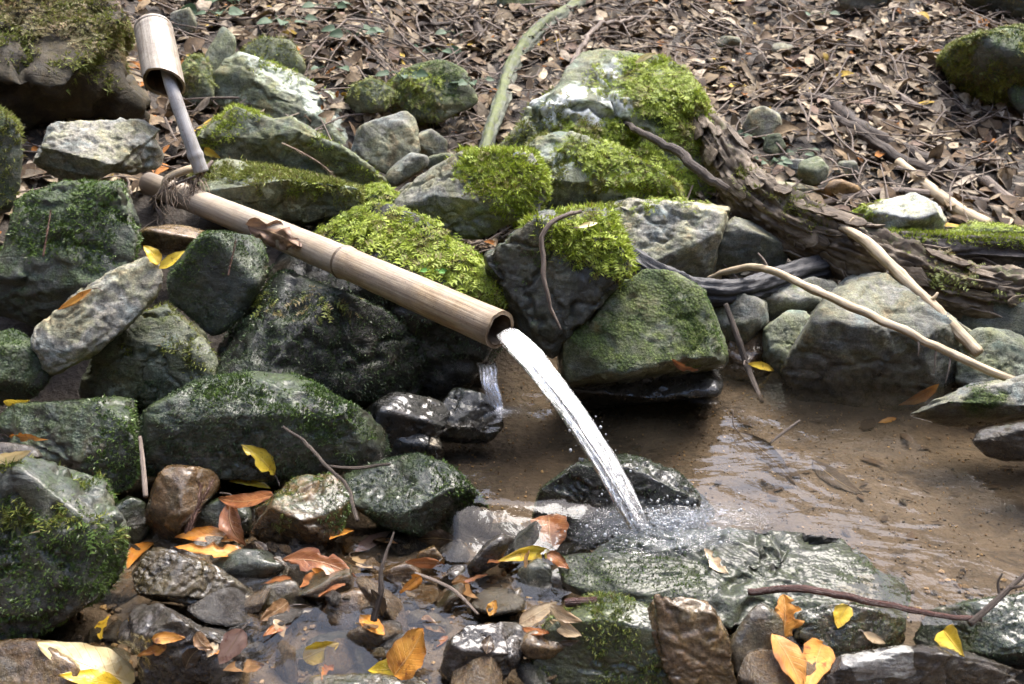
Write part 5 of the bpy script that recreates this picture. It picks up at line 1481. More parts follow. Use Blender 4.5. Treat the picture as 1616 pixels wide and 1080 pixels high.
link('cup_inside', make_mesh('cup_inside', cc - lo_, [fc[0][:, ::-1], lip, capf], [M_BAMBOO], {'darken': np.concatenate([np.full(k0, 0.9), np.full(49, 0.3), [0.9]])}, np.vstack([uc, ul[rl[-1]], [[0, 0]]])), parent=ladle)  # inside of the cup mixed much darker than its rim
# the closed node end on top: shallow rim and recessed plate
Cr = TOP - axl * np.array([0.0, 0.004, 0.008, 0.008, 0.003])[:, None]
Vr, fr_, ur = tube(Cr, np.array([0.0380, 0.0385, 0.0380, 0.0340, 0.0330]), 48, None, caps=True)
link('cup_end', make_mesh('cup_end', Vr - lo_, fr_, [M_BAMBOO_GREY], {'darken': np.zeros(len(Vr))}, ur), parent=ladle)
Ch = catmull([P(256, 85, 1.985), P(270, 135, 1.93), P(287, 185, 1.93), P(303, 230, 1.935), P(318, 272, 1.95)], 50)
Vh, fh, uh = tube(Ch, np.interp(np.linspace(0, 1, 50), [0, 0.8, 0.84, 0.88, 1], [0.0120, 0.0140, 0.0165, 0.0145, 0.0150]), 20, lambda V, uv: (fbm(V * 40, 3, 3) - 0.5) * 0.0012)
link('handle', make_mesh('handle', Vh - lo_, fh, [M_BAMBOO_BLUE], {'darken': np.interp(uh[:, 1], [0, 0.13, 0.2], [0.1, 0.0, 0.25])}, uh), parent=ladle)

grow_moss()
DG = bpy.context.evaluated_depsgraph_get()
DG.update()

# ================================================================ leaf litter on the slope
rs = np.random.RandomState(42)
LPAL = np.array([(0.29, 0.25, 0.195), (0.185, 0.15, 0.11), (0.095, 0.070, 0.048), (0.40, 0.355, 0.28), (0.25, 0.225, 0.19), (0.045, 0.033, 0.025), (0.36, 0.33, 0.29),
                 (0.125, 0.092, 0.063), (0.21, 0.165, 0.11), (0.50, 0.45, 0.36), (0.36, 0.16, 0.045), (0.48, 0.36, 0.08), (0.165, 0.125, 0.11)])
LPAL = LPAL * np.array([0.80, 0.73, 0.63])
LPW = np.array([12, 12, 14, 9, 9, 15, 8, 13, 7, 5, 1.5, 1.2, 6])
LPW = LPW / LPW.sum()

def leaf_cloud(N, nu, nv, Lm, seed):
    r = np.random.RandomState(seed)
    u, v, Q = leaf_grid(nu, nv)
    L = Lm * (0.35 + 1.0 * r.rand(N) ** 1.5)
    w = L * r.uniform(0.13, 0.31, N)
    curl = r.normal(0.05, 0.28, N)
    roll = r.normal(0.15, 0.35, N)
    tw = r.uniform(-0.5, 0.5, N)
    wd = leaf_width(u, 'lance')
    X = (u[None, :] - 0.5) * L[:, None]
    Y = v[None, :] * wd[None, :] * w[:, None]
    Z = curl[:, None] * L[:, None] * (0.25 - (u[None, :] - 0.5) ** 2) + roll[:, None] * np.abs(v)[None, :] * wd[None, :] * w[:, None] + tw[:, None] * Y * (u[None, :] - 0.5) * 2
    V = np.stack([X, Y, Z], -1)
    return V, Q

def basis(nr, ang):
    t0 = norm(np.cross(nr, np.array([0.3, 0.9, 0.1])))
    b0 = np.cross(nr, t0)
    t = t0 * np.cos(ang)[:, None] + b0 * np.sin(ang)[:, None]
    b = np.cross(nr, t)
    return t, b

def gnormal(x, y):
    e = 0.02
    dx = (ground_z(x + e, y) - ground_z(x - e, y)) / (2 * e)
    dy = (ground_z(x, y + e) - ground_z(x, y - e)) / (2 * e)
    return norm(np.stack([-dx, -dy, np.ones_like(dx)], -1))

# places: dense where the camera looks, thinner beyond
nA, nB = 30000, 9000
lx = np.concatenate([rs.uniform(-1.35, 1.75, nA), rs.uniform(-4.5, 5.0, nB), rs.uniform(-3.2, -1.0, 5000)])
ly = np.concatenate([1.75 + 2.1 * rs.rand(nA) ** 0.9, rs.uniform(1.9, 8.0, nB), rs.uniform(0.0, 2.1, 5000)])
lz = ground_z(lx, ly)
keep = (lz > 0.07) & (rs.rand(len(lx)) < 0.4 + 0.6 * sstep(0.43, 0.57, fbm(np.stack([lx * 3.1, ly * 3.1, 0 * lx], -1), 77, 3))) & ~((lx < -0.1) & (lx > -1.0) & (ly < 2.05))
lx, ly, lz = lx[keep], ly[keep], lz[keep]
nL = len(lx)
ln_ = norm(gnormal(lx, ly) + rs.randn(nL, 3) * 0.33)
lt, lb = basis(ln_, rs.rand(nL) * 6.283)
lpos = np.stack([lx, ly, lz + 0.004 + 0.022 * rs.rand(nL) ** 1.5], -1)
# pick the individual leaves: in frame, unhidden, nearest
pxs, pys, zcs = proj(lpos)
cand = np.where((pxs > 5) & (pxs < 1611) & (pys > 5) & (pys < 1075))[0]
cand = cand[np.argsort(zcs[cand])]
single = []
for i in cand[:6000]:
    if len(single) >= 280:
        break
    if rs.rand() < 0.55:
        continue
    h, n_ = ray(pxs[i], pys[i])
    if h is not None and np.linalg.norm(h - lpos[i]) < 0.06:
        single.append(i)
single = np.array(single, int)
rest = np.setdiff1d(np.arange(nL), single)
Vt, Qt = leaf_cloud(len(rest), 5, 3, 0.060, 5)
Vt = Vt * np.where(rs.rand(len(rest)) < 0.35, rs.uniform(0.4, 0.8, len(rest)), 1.0)[:, None, None]
Vw = lpos[rest][:, None, :] + Vt[:, :, 0:1] * lt[rest][:, None, :] + Vt[:, :, 1:2] * lb[rest][:, None, :] + Vt[:, :, 2:3] * ln_[rest][:, None, :]
m = Vt.shape[1]
Fq = (Qt[None] + (np.arange(len(rest)) * m)[:, None, None]).reshape(-1, 4)
lc = LPAL[rs.choice(len(LPAL), len(rest), p=LPW)] * (0.75 + 0.5 * rs.rand(len(rest), 1))
lit = link('leaf_litter', make_mesh('leaf_litter', Vw.reshape(-1, 3), Fq, [M_LITTER], cols=np.repeat(lc, m, 0)))
tag(lit, 'dense brown and grey dead leaves covering the slope behind the pool', 'leaf litter', kind='stuff')
var = []
Vt, Qt = leaf_cloud(30, 9, 5, 0.056, 9)
LNAME = ['grey brown', 'brown', 'dark brown', 'pale beige', 'grey', 'blackish', 'pale grey', 'deep brown', 'tan brown', 'bleached', 'rust orange', 'yellow', 'purplish brown']
vname = []
for k in range(30):
    ci = rs.choice(len(LPAL), p=LPW)
    vname.append(LNAME[ci])
    c = LPAL[ci] * (0.8 + 0.4 * rs.rand())
    var.append(make_mesh('fallen_leaf', Vt[k], Qt, [M_LITTER], cols=np.repeat(c[None], Vt.shape[1], 0)))
from mathutils import Matrix
for i in single:
    kv = rs.randint(30)
    o = link('fallen_leaf', var[kv])
    M = Matrix([[lt[i][0], lb[i][0], ln_[i][0], lpos[i][0]], [lt[i][1], lb[i][1], ln_[i][1], lpos[i][1]], [lt[i][2], lb[i][2], ln_[i][2], lpos[i][2] + 0.006], [0, 0, 0, 1]])
    o.matrix_world = M
    tag(o, 'small %s dead leaf lying loose on the leaf litter slope' % vname[kv], 'leaf', 'dead leaves strewn over the slope')

# fine twigs and needles lying in the litter
nT = 1300
tx, ty = rs.uniform(-1.3, 1.7, nT), 1.9 + 2.0 * rs.rand(nT)
tz = ground_z(tx, ty)
ok = tz > 0.08
tx, ty, tz = tx[ok], ty[ok], tz[ok]
vs, fs_, k0 = [], [], 0
us = []
for i in range(len(tx)):
    a = rs.rand() * 6.283
    L = rs.uniform(0.05, 0.22)
    d = np.array([math.cos(a), math.sin(a), 0])
    c = np.array([tx[i], ty[i], tz[i] + 0.02])
    q = np.array([c - d * L / 2, c + np.array([rs.randn() * 0.01, rs.randn() * 0.01, 0.012]), c + d * L / 2])
    q[:, 2] = ground_z(q[:, 0], q[:, 1]) + 0.022 + 0.022 * rs.rand(3)
    C = catmull(q, 6)
    v, f, u_ = tube(C, np.linspace(1, 0.6, 6) * rs.uniform(0.001, 0.0036), 5, None, caps=False)
    vs.append(v)
    us.append(u_)
    fs_.append(f[0] + k0)
    k0 += len(v)
tag(link('litter_twigs', make_mesh('litter_twigs', np.vstack(vs), np.vstack(fs_), [M_TWIG], uv=np.vstack(us))), 'fine twigs scattered through the leaf litter', 'twigs', kind='stuff')

# ================================================================ pebbles of the streambed

# packed wet stones of the foreground streambed
bv = []
for k in range(10):
    dv, df = ico(4)
    r_ = np.random.RandomState(1200 + k)
    s_ = np.full(len(dv), 9.0)
    n_ = norm(r_.randn(14, 3))
    for q in n_:
        dd = dv @ q
        s_ = np.minimum(s_, np.where(dd > 0.05, r_.uniform(0.55, 0.85) / np.maximum(dd, 0.05), 9))
    vv = dv * np.minimum(s_, 1.1)[:, None] * np.array([1, r_.uniform(0.55, 0.85), r_.uniform(0.26, 0.45)])
    nn_ = vnormals(vv, df)
    vv = vv + nn_ * (0.14 * (fbm(vv * 2.5 + k * 5, k, 5, 0.6) - 0.5) + 0.06 * (fbm(vv @ rotm(k) * np.array([3, 3, 14.0]), k, 3) - 0.5))[:, None]
    m_ = ['brown', 'wet', 'brown', 'slick', 'wet', 'brown', 'wet', 'brown', 'slick', 'brown'][k]
    bv.append(make_mesh('wet_stone', vv, df, [MR[m_]], {'moss': np.full(len(vv), -0.5) if k % 4 else 0.25 + 0.3 * nn_[:, 2], 'lich': np.zeros(len(vv)), 'wet': np.full(len(vv), 1.0)}))
cnt = 0
ZONES = [(395, 900, 840, 1075, 36), (180, 420, 930, 1078, 6), (1230, 1330, 990, 1078, 4)]
for x0, x1, y0, y1, nn in ZONES:
    c_ = 0
    tries = 0
    while c_ < nn and tries < 2000:
        tries += 1
        px, py = rs.uniform(x0, x1), rs.uniform(y0, y1)
        h, n_ = ray(px, py)
        if h is None or h[2] > -0.028 or n_[2] < 0.4:
            continue
        s = 0.030 + 0.038 * rs.rand() ** 1.4
        kb = rs.randint(10)
        o = link('wet_stone', bv[kb], loc=(h[0], h[1], h[2] + s * 0.12))
        o.scale = (s, s, s)
        o.rotation_euler = (rs.randn() * 0.4 + 0.2, rs.randn() * 0.4, rs.rand() * 6.28)
        tag(o, 'glossy wet %s stone packed among others in the foreground streambed' % ['brown', 'olive grey', 'ochre brown', 'purplish', 'grey brown', 'rusty brown', 'mossy', 'flat brown', 'green specked purplish', 'light brown'][kb], 'stone', 'packed wet stones of the foreground')
        c_ += 1
        if c_ % 6 == 0:
            DG.update()
DG.update()
pv = []
for k in range(14):
    dv, df = ico(3)
    r_ = np.random.RandomState(900 + k)
    sc = np.array([1, r_.uniform(0.6, 0.9), r_.uniform(0.4, 0.8)])
    n_ = norm(r_.randn(12, 3))
    s_ = np.ones(len(dv))
    for q in n_:
        dd = dv @ q
        s_ = np.minimum(s_, np.where(dd > 0.05, r_.uniform(0.5, 0.8) / np.maximum(dd, 0.05), 9))
    vv = dv * np.minimum(s_, 1)[:, None] * sc
    vv = vv * (1 + 0.10 * (fbm(vv * 3 + k, k, 3) - 0.5))[:, None]
    pv.append((vv, df))
PM = ['brown', 'wet', 'brown', 'slick', 'brown', 'wet', 'brown']
pmesh = {}
for k in range(14):
    vv, df = pv[k]
    me = make_mesh('pebble', vv, df, [MR[PM[k % 7]]], {'moss': np.full(len(vv), -0.5), 'lich': np.zeros(len(vv)), 'wet': np.full(len(vv), 0.8)})
    pmesh[k] = me
cnt = 0
while cnt < 46:
    px = rs.uniform(60, 1000) if cnt < 40 else rs.uniform(880, 1616)
    py = rs.uniform(835, 1078) if cnt < 40 else rs.uniform(680, 950)
    h, n_ = ray(px, py)
    if h is None or h[2] > -0.02 or n_[2] < 0.6:
        continue
    s = (0.007 + 0.024 * rs.rand() ** 2) if cnt < 40 else rs.uniform(0.005, 0.013)
    kp = rs.randint(14)
    o = link('pebble', pmesh[kp], loc=(h[0], h[1], h[2] + s * 0.15))
    o.scale = (s, s, s)
    o.rotation_euler = (rs.randn() * 0.45, rs.randn() * 0.45, rs.rand() * 6.28)
    tag(o, 'small %s pebble lying on the wet streambed' % {'brown': 'brown', 'wet': 'olive grey', 'slick': 'purplish grey'}[PM[kp % 7]], 'pebble', 'pebbles on the streambed')
    cnt += 1
# gravel too small to count
nG = 9000
gx_, gy_ = rs.uniform(-0.9, 1.3, nG), rs.uniform(0.75, 1.75, nG)
gz_ = ground_z(gx_, gy_)
ok = gz_ < 0.0
gx_, gy_, gz_ = gx_[ok], gy_[ok], gz_[ok]
dv, df = ico(1)
ng_ = len(gx_)
S = rs.uniform(0.0018, 0.006, ng_) * np.where(gy_ > 1.15, 0.45, 1.0)
Vg = dv[None] * (1 + 0.35 * rs.randn(ng_, len(dv), 1) * 0.5) * S[:, None, None] * rs.uniform(0.5, 1.2, (ng_, 1, 3)) + np.stack([gx_, gy_, gz_ + 0.001], -1)[:, None, :]
gcol = np.array([(0.23, 0.15, 0.08), (0.30, 0.22, 0.14), (0.12, 0.085, 0.05), (0.17, 0.13, 0.09), (0.36, 0.25, 0.12), (0.10, 0.09, 0.08)])[rs.randint(0, 6, ng_)]
tag(link('gravel', make_mesh('gravel', Vg.reshape(-1, 3), (df[None] + (np.arange(ng_) * len(dv))[:, None, None]).reshape(-1, 3), [M_LITTER], cols=np.repeat(gcol, len(dv), 0), smooth=False)),
    'fine brown gravel on the bed of the stream', 'gravel', kind='stuff')
DG.update()

# ================================================================ single fallen leaves
YEL = ((0.62, 0.42, 0.03), (0.72, 0.55, 0.07), (0.20, 0.10, 0.02))
ORA = ((0.52, 0.20, 0.03), (0.62, 0.31, 0.06), (0.18, 0.055, 0.02))
PALE = ((0.78, 0.63, 0.30), (0.85, 0.75, 0.48), (0.60, 0.42, 0.18))
RUS = ((0.25, 0.085, 0.028), (0.38, 0.16, 0.06), (0.10, 0.035, 0.02))
TAN = ((0.46, 0.33, 0.19), (0.56, 0.44, 0.28), (0.25, 0.15, 0.08))
PINK = ((0.42, 0.26, 0.20), (0.52, 0.36, 0.28), (0.25, 0.13, 0.10))
DRK = ((0.04, 0.028, 0.018), (0.075, 0.05, 0.032), (0.025, 0.018, 0.012))
LEAVES = [
    ('yellow leaf propped on the long mossy boulder', (434, 750), (380, 702), 30, YEL, True, 'lance', 0.3, 0.4),
    ('narrow yellow leaf on the brown green mossy stone', (426, 771), (362, 760), 15, YEL, True, 'lance', 0.2, 0.3),
    ('wet rusty leaf under the narrow yellow leaf', (432, 782), (345, 786), 28, RUS, True, 'ovate', 0.1, 0.15),
    ('brown red leaf hanging over the dark mossy stone', (364, 790), (388, 862), 34, RUS, True, 'lance', 0.3, 0.3),
    ('upper orange leaf of the pair on the glossy olive stone', (375, 852), (276, 848), 28, ORA, True, 'lance', 0.2, 0.3),
    ('lower orange leaf of the pair on the glossy olive stone', (388, 872), (278, 864), 32, ORA, True, 'lance', 0.2, 0.3),
    ('orange leaf folded against the left of the glossy olive stone', (242, 857), (200, 898), 24, ORA, True, 'lance', 0.2, 0.5),
    ('large pale cream leaf in the bottom left corner', (212, 1076), (56, 1014), 62, PALE, False, 'ovate', 0.15, 0.25),
    ('yellow leaf cut off by the bottom edge under the cream leaf', (200, 1088), (92, 1066), 34, YEL, True, 'lance', 0.2, 0.3),
    ('pink brown oval leaf on the purple brown wet stone', (382, 992), (346, 1048), 38, PINK, True, 'ovate', 0.1, 0.15),
    ('orange brown leaf stranded in the wet gravel', (446, 884), (562, 912), 40, RUS, True, 'lance', 0.15, 0.25),
    ('large rusty orange leaf at the bottom centre', (622, 1066), (668, 992), 64, ORA, True, 'round', 0.1, 0.15),
    ('yellow leaf under the large rusty orange leaf', (650, 1052), (582, 1058), 36, YEL, True, 'ovate', 0.1, 0.2),
    ('round rusty leaf stranded left of the splash', (866, 814), (872, 872), 60, RUS, False, 'round', 0.15, 0.2),
    ('narrow golden leaf below the round rusty leaf', (876, 876), (786, 886), 22, YEL, True, 'lance', 0.15, 0.3),
    ('upper orange leaf of the cluster at the lower right', (1236, 1004), (1236, 940), 58, ORA, False, 'round', 0.2, 0.3),
    ('long orange leaf of the cluster at the lower right', (1218, 1000), (1268, 1092), 46, ORA, False, 'lance', 0.2, 0.3),
    ('lowest orange leaf of the cluster at the lower right', (1298, 1016), (1272, 1092), 50, ORA, False, 'ovate', 0.2, 0.3),
    ('small yellow leaf standing by the red twig', (1338, 955), (1322, 992), 28, YEL, False, 'ovate', 0.2, 0.3),
    ('yellow pointed leaf on the pale sparkling slab', (1490, 996), (1522, 1036), 38, YEL, False, 'ovate', 0.2, 0.3),
    ('pale tan leaf stuck to the splash slab', (1112, 866), (1150, 906), 22, TAN, True, 'lance', 0.15, 0.2),
    ('small tan leaf below the splash slab', (1362, 998), (1398, 1016), 15, TAN, True, 'lance', 0.1, 0.2),
    ('orange leaf on the low blue grey stone at the right', (1482, 606), (1418, 640), 18, ORA, False, 'lance', 0.2, 0.3),
    ('small orange leaf floating by the low blue grey stone', (1415, 660), (1385, 668), 10, ORA, True, 'lance', 0.1, 0.2),
    ('yellow sliver of leaf at the back of the pool', (1180, 574), (1222, 586), 12, YEL, False, 'lance', 0.2, 0.3),
    ('dry brown leaf on the pool edge rock', (1060, 566), (1102, 584), 14, RUS, False, 'lance', 0.3, 0.4),
    ('brown crumpled dead leaf draped over the bamboo pipe', (396, 358), (470, 388), 44, ((0.20, 0.12, 0.075), (0.30, 0.19, 0.12), (0.12, 0.06, 0.035)), False, 'lobed', 0.25, -0.3),
    ('orange tan leaf standing along the pale slab', (146, 456), (90, 490), 12, ORA, False, 'lance', 0.2, 0.3),
    ('yellow leaf pair part left under the pipe', (250, 418), (226, 388), 22, YEL, True, 'ovate', 0.2, 0.3),
    ('yellow leaf pair part right under the pipe', (250, 424), (292, 396), 20, YEL, True, 'lance', 0.2, 0.3),
    ('small orange leaf curled on the flat stone at the left edge', (14, 690), (76, 694), 14, ORA, True, 'lance', 0.3, 0.4),
    ('pale leaf on the thin slate at the left edge', (-6, 728), (48, 712), 26, PALE, True, 'ovate', 0.2, 0.3),
    ('small amber leaf behind the flat stone at the left edge', (6, 634), (46, 632), 16, YEL, True, 'ovate', 0.2, 0.3),
    ('big dark sunken leaf on the pool bed', (1165, 682), (1258, 768), 34, DRK, False, 'lance', 0.1, 0.1),
    ('second dark sunken leaf on the pool bed', (1282, 726), (1362, 782), 30, DRK, False, 'lance', 0.1, 0.1),
    ('tan leaf among the stranded leaves by the mossy dome stone', (545, 850), (600, 858), 26, TAN, True, 'ovate', 0.2, 0.2),
    ('pink leaf flat among the stranded leaves', (560, 872), (618, 838), 22, PINK, True, 'lance', 0.2, 0.2),
    ('orange leaf tip at the edge of the mossy dome stone', (520, 852), (560, 836), 20, ORA, True, 'lance', 0.2, 0.2),
    ('wet tan leaf between the gravel and the silver slate', (820, 985), (880, 950), 26, TAN, True, 'ovate', 0.1, 0.1),
    ('ochre leaf sunk in the gravel at the lower left', (478, 1040), (535, 1015), 34, YEL, True, 'ovate', 0.05, 0.1),
    ('small orange leaf beside the bottom left wet stone', (158, 1010), (172, 972), 18, YEL, True, 'ovate', 0.1, 0.3),
    ('white curled leaf resting on the quartz patched boulder', (1002, 100), (1036, 84), 9, PALE, False, 'lance', 0.2, 0.3),
    ('pale curled leaf standing on the moss of the cracked rock', (912, 360), (944, 352), 9, PALE, False, 'lance', 0.2, 0.4),
    ('small yellow leaf by the foot of the ladle handle', (322, 236), (348, 250), 14, YEL, False, 'ovate', 0.3, 0.4),
]
for i, (lab, b, t_, w, cols, wet, shp, cu, fo) in enumerate(LEAVES):
    hero_leaf(lab, b, t_, w, cols, wet, shp, cu, fo, seed=i * 7 + 1, stem=0.22 if i % 3 == 0 else 0.0,
              wave=0.55 if 'draped' in lab else 0.12, lift=0.012 if 'pipe' in lab and 'draped' in lab else 0.005)


MNAME = ['rust brown', 'orange', 'tan', 'dark brown', 'rust brown', 'dark brown', 'brown']
MATT = [RUS, ORA, TAN, DRK, RUS, DRK, ((0.20, 0.11, 0.05), (0.30, 0.17, 0.08), (0.08, 0.04, 0.02))]
for k in range(54):
    px, py = rs.uniform(215, 900), rs.uniform(845, 1065)
    if 200 < px < 400 and 870 < py < 970:
        continue
    a = rs.rand() * 6.283
    Lp = rs.uniform(32, 72)
    mk = rs.randint(len(MATT))
    hero_leaf('wet %s leaf matted flat between the foreground stones' % MNAME[mk], (px - Lp / 2 * math.cos(a), py - Lp / 2 * 0.6 * math.sin(a)), (px + Lp / 2 * math.cos(a), py + Lp / 2 * 0.6 * math.sin(a)),
              Lp * rs.uniform(0.28, 0.45), MATT[mk], True, ['lance', 'ovate', 'lance'][k % 3], 0.1, 0.2, seed=500 + k, face=0.15, lift=0.002, wave=0.2,
              group='wet leaves matted in the streambed')

# dark leaves sunk in the pool
Vt, Qt = leaf_cloud(8, 9, 5, 0.062, 21)
Vt[:, :, 2] *= 0.3
dvar = [make_mesh('sunken_leaf', Vt[k], Qt, [M_LITTER], cols=np.repeat(np.array([[0.05, 0.034, 0.022]]) * (0.7 + 0.9 * rs.rand()), Vt.shape[1], 0)) for k in range(8)]
for k in range(60):
    px, py = rs.uniform(880, 1600), rs.uniform(635, 860)
    h, n_ = ray(px, py)
    if h is None or h[2] > -0.03:
        continue
    o = link('sunken_leaf', dvar[rs.randint(8)])
    o.location = (h[0], h[1], h[2] + 0.004)
    o.rotation_euler = (rs.randn() * 0.1, rs.randn() * 0.1, rs.rand() * 6.28)
    o.scale = (0.8, 0.8, 0.5)
    tag(o, 'small dark leaf sunk on the sandy bed of the pool', 'leaf', 'sunken leaves on the pool bed')

# ================================================================ cedar sprigs, roots, small plants
def sprig(label, pts, seed, hair=0.011, mat=M_CEDAR):
    W = np.array([P(a, b, c) for a, b, c in pts])
    C = catmull(W, 26)
    V, f, uv = tube(C, np.linspace(0.0016, 0.0007, 26), 6, None)
    r_ = np.random.RandomState(seed)
    vs, ff = [V], [f[0]]
    k0 = len(V)
    T = norm(np.gradient(C, axis=0))
    tris = [f[1]]
    for i in range(26):
        for q in range(5):
            sd = norm(np.cross(T[i], r_.randn(3)))
            d = norm(T[i] * 0.9 + sd * 0.7)
            L = hair * r_.uniform(0.6, 1.1)
            a = C[i]
            s2 = norm(np.cross(d, sd)) * 0.0009
            vs.append(np.stack([a - s2, a + s2, a + d * L]))
            tris.append(np.array([[k0, k0 + 1, k0 + 2]]))
            k0 += 3
    cen = C[0]
    o = link('cedar_sprig', make_mesh('cedar_sprig', np.vstack(vs) - cen, [np.vstack(ff), np.vstack(tris)], [mat]), loc=cen)
    tag(o, label, 'sprig', 'dead cedar sprigs')

sprig('dead cedar sprig standing beside the upright wet brown slab', [(292, 842, 1.27), (308, 810, 1.275), (322, 785, 1.285), (334, 762, 1.30)], 1)
sprig('second dead cedar sprig leaning on the upright wet brown slab', [(300, 838, 1.262), (312, 800, 1.27), (316, 765, 1.285)], 2)
sprig('dead cedar sprig on the dark blue green stone under the pipe', [(360, 435, 1.625), (366, 408, 1.63), (372, 382, 1.64)], 3, 0.006)
sprig('pale cedar sprig lying on the flat mossy stone above the pipe', [(445, 226, 2.0), (475, 240, 1.98), (505, 258, 1.96), (525, 275, 1.95)], 4, 0.012, M_ROOT)
sprig('brown cedar sprig hanging on the green mossy boulder at the left', [(68, 405, 1.58), (74, 370, 1.585), (80, 335, 1.6)], 5, 0.006)

# the root mass where the pipe leaves the bank
rt = empty('root_mass', P(300, 282, 1.98), 'tangle of pale roots hanging over the start of the bamboo pipe', 'roots')
stick('root', '', '', [(318, 262, 1.98, 5), (290, 270, 1.96, 6), (265, 282, 1.95, 6), (256, 300, 1.95, 4)], M_PALESTICK, 41, n=40, ns=10, parent=rt)
stick('root', '', '', [(335, 255, 1.98, 3), (318, 275, 1.955, 4), (300, 300, 1.95, 3)], M_TWIG, 42, n=30, ns=8, parent=rt)
stick('root', '', '', [(240, 312, 1.95, 1.5), (275, 292, 1.945, 2), (310, 278, 1.94, 2)], M_TWIG, 43, n=30, ns=8, parent=rt)
vs, fs_, k0 = [], [], 0
for i in range(46):
    x, y = rs.uniform(258, 322), rs.uniform(272, 300)
    L = rs.uniform(20, 75)
    C = catmull([P(x, y, 1.95), P(x + rs.randn() * 8, y + L * 0.5, 1.935), P(x + rs.randn() * 12, y + L, 1.935)], 8)
    v, f, _ = tube(C, np.linspace(0.0012, 0.0004, 8), 4, None, caps=False)
    vs.append(v)
    fs_.append(f[0] + k0)
    k0 += len(v)
o = link('root_fibres', make_mesh('root_fibres', np.vstack(vs) - np.array(rt.location), np.vstack(fs_), [M_ROOT]), parent=rt)
tag(o, kind='stuff')

# hairs of root and dead grass dangling from the overhanging rock
vs, fs_, k0 = [], [], 0
for i in range(60):
    x = rs.uniform(560, 770)
    y = 400 + (x - 560) * 0.42 + rs.uniform(0, 40)
    h, n_ = ray(x, y)
    if h is None or proj(h)[2] < 1.45 + (788 - x) / 552 * 0.63 + 0.012:
        continue
    z = proj(h)[2] - 0.006
    L = rs.uniform(15, 60)
    C = catmull([P(x, y, z), P(x + rs.randn() * 7, y + L * 0.5, z - 0.01), P(x + rs.randn() * 10, y + L, z - 0.012)], 8)
    v, f, _ = tube(C, np.linspace(0.0009, 0.0003, 8), 4, None, caps=False)
    vs.append(v)
    fs_.append(f[0] + k0)
    k0 += len(v)
if vs:
    tag(link('hanging_root_hairs', make_mesh('hanging_root_hairs', np.vstack(vs), np.vstack(fs_), [M_ROOT])), 'thin dry root hairs hanging from the moss behind the pipe', 'roots', kind='stuff')

def plant(label, px, py, zc, n, size, mat, seed, name='small_plant', lean=0.6):
    h, n_ = ray(px, py)
    base = h if h is not None and zc is None else P(px, py, zc)
    r_ = np.random.RandomState(seed)
    o = empty(name, base, label, 'plant', 'small green plants on the bank')
    u, v, Q = leaf_grid(9, 5)
    for k in range(n):
        a = k * 2.4 + r_.rand()
        d = np.array([math.cos(a), math.sin(a) * 0.8 - 0.2, 0.5])
        tipc = d * size * r_.uniform(0.5, 1.0)
        C = catmull([np.zeros(3), tipc * 0.5 + np.array([0, 0, size * 0.25]), tipc], 8)
        sv, sf, su = tube(C, np.full(8, 0.0007), 5, None)
        link('stem', make_mesh('stem', sv, sf, [mat], uv=su), parent=o)
        L = size * r_.uniform(0.5, 0.8)
        ax = norm(d * np.array([1, 1, 0.1]))
        nn = norm(np.array([0, -lean, 1]) + 0.25 * r_.randn(3))
        nn = norm(nn - ax * (nn @ ax))
        sd = np.cross(nn, ax)
        w = leaf_width(u, 'ovate') * L * 0.36
        V = tipc + ax * (u * L)[:, None] + sd * (v * w)[:, None] + nn * ((0.25 * np.abs(v) * w) - 0.25 * L * u ** 2)[:, None]
        link('leaf', make_mesh('leaf', V, Q, [mat]), parent=o)

plant('blue green seedling on the litter right of the olive mossy stone', 745, 138, None, 5, 0.045, M_FERN, 1)
plant('leafy blue green plant on the litter above the small olive stone', 635, 128, None, 7, 0.05, M_FERN, 2)
plant('blue green seedling at the foot of the dark upright stick', 725, 62, None, 5, 0.05, M_FERN, 3)
plant('low green plant among the scree stones above the log', 1198, 222, None, 7, 0.04, M_FERN, 4)
plant('dark green plant at the right of the scree', 1262, 246, None, 6, 0.035, M_FERN, 5)
plant('green seedling beside the wide mossy stone at the top left', 525, 118, None, 5, 0.045, M_FERN, 6)
plant('pale green plant at the top edge left of centre', 372, 12, None, 6, 0.06, M_FERN, 7)
plant('green leaves at the top left behind the ladle', 520, 20, None, 5, 0.05, M_FERN, 8)
plant('broad leaved green plant near the top left of the slope', 452, 45, None, 7, 0.06, M_FERN, 10)
plant('green fern like plant above the wide mossy stone', 560, 62, None, 7, 0.055, M_FERN, 11)
plant('green seedling below the thin dark root on the slope', 690, 88, None, 6, 0.05, M_FERN, 12)
plant('pale seedling between the ladle and the tall pale stone', 345, 30, None, 6, 0.06, M_FERN, 13)
plant('green seedling at the right of the quartz patched boulder', 1215, 262, None, 6, 0.035, M_FERN, 14)
plant('green sprout beside the grey rock at the top edge', 1290, 30, None, 5, 0.045, M_FERN, 15)
plant('tiny bright clover sprout on the moss above the pipe', 683, 432, None, 3, 0.018, M_CLOVER, 9, name='clover_sprout', lean=1.4)

# ================================================================ water
tag(link('stream_water', WATER_MESH), kind='structure')

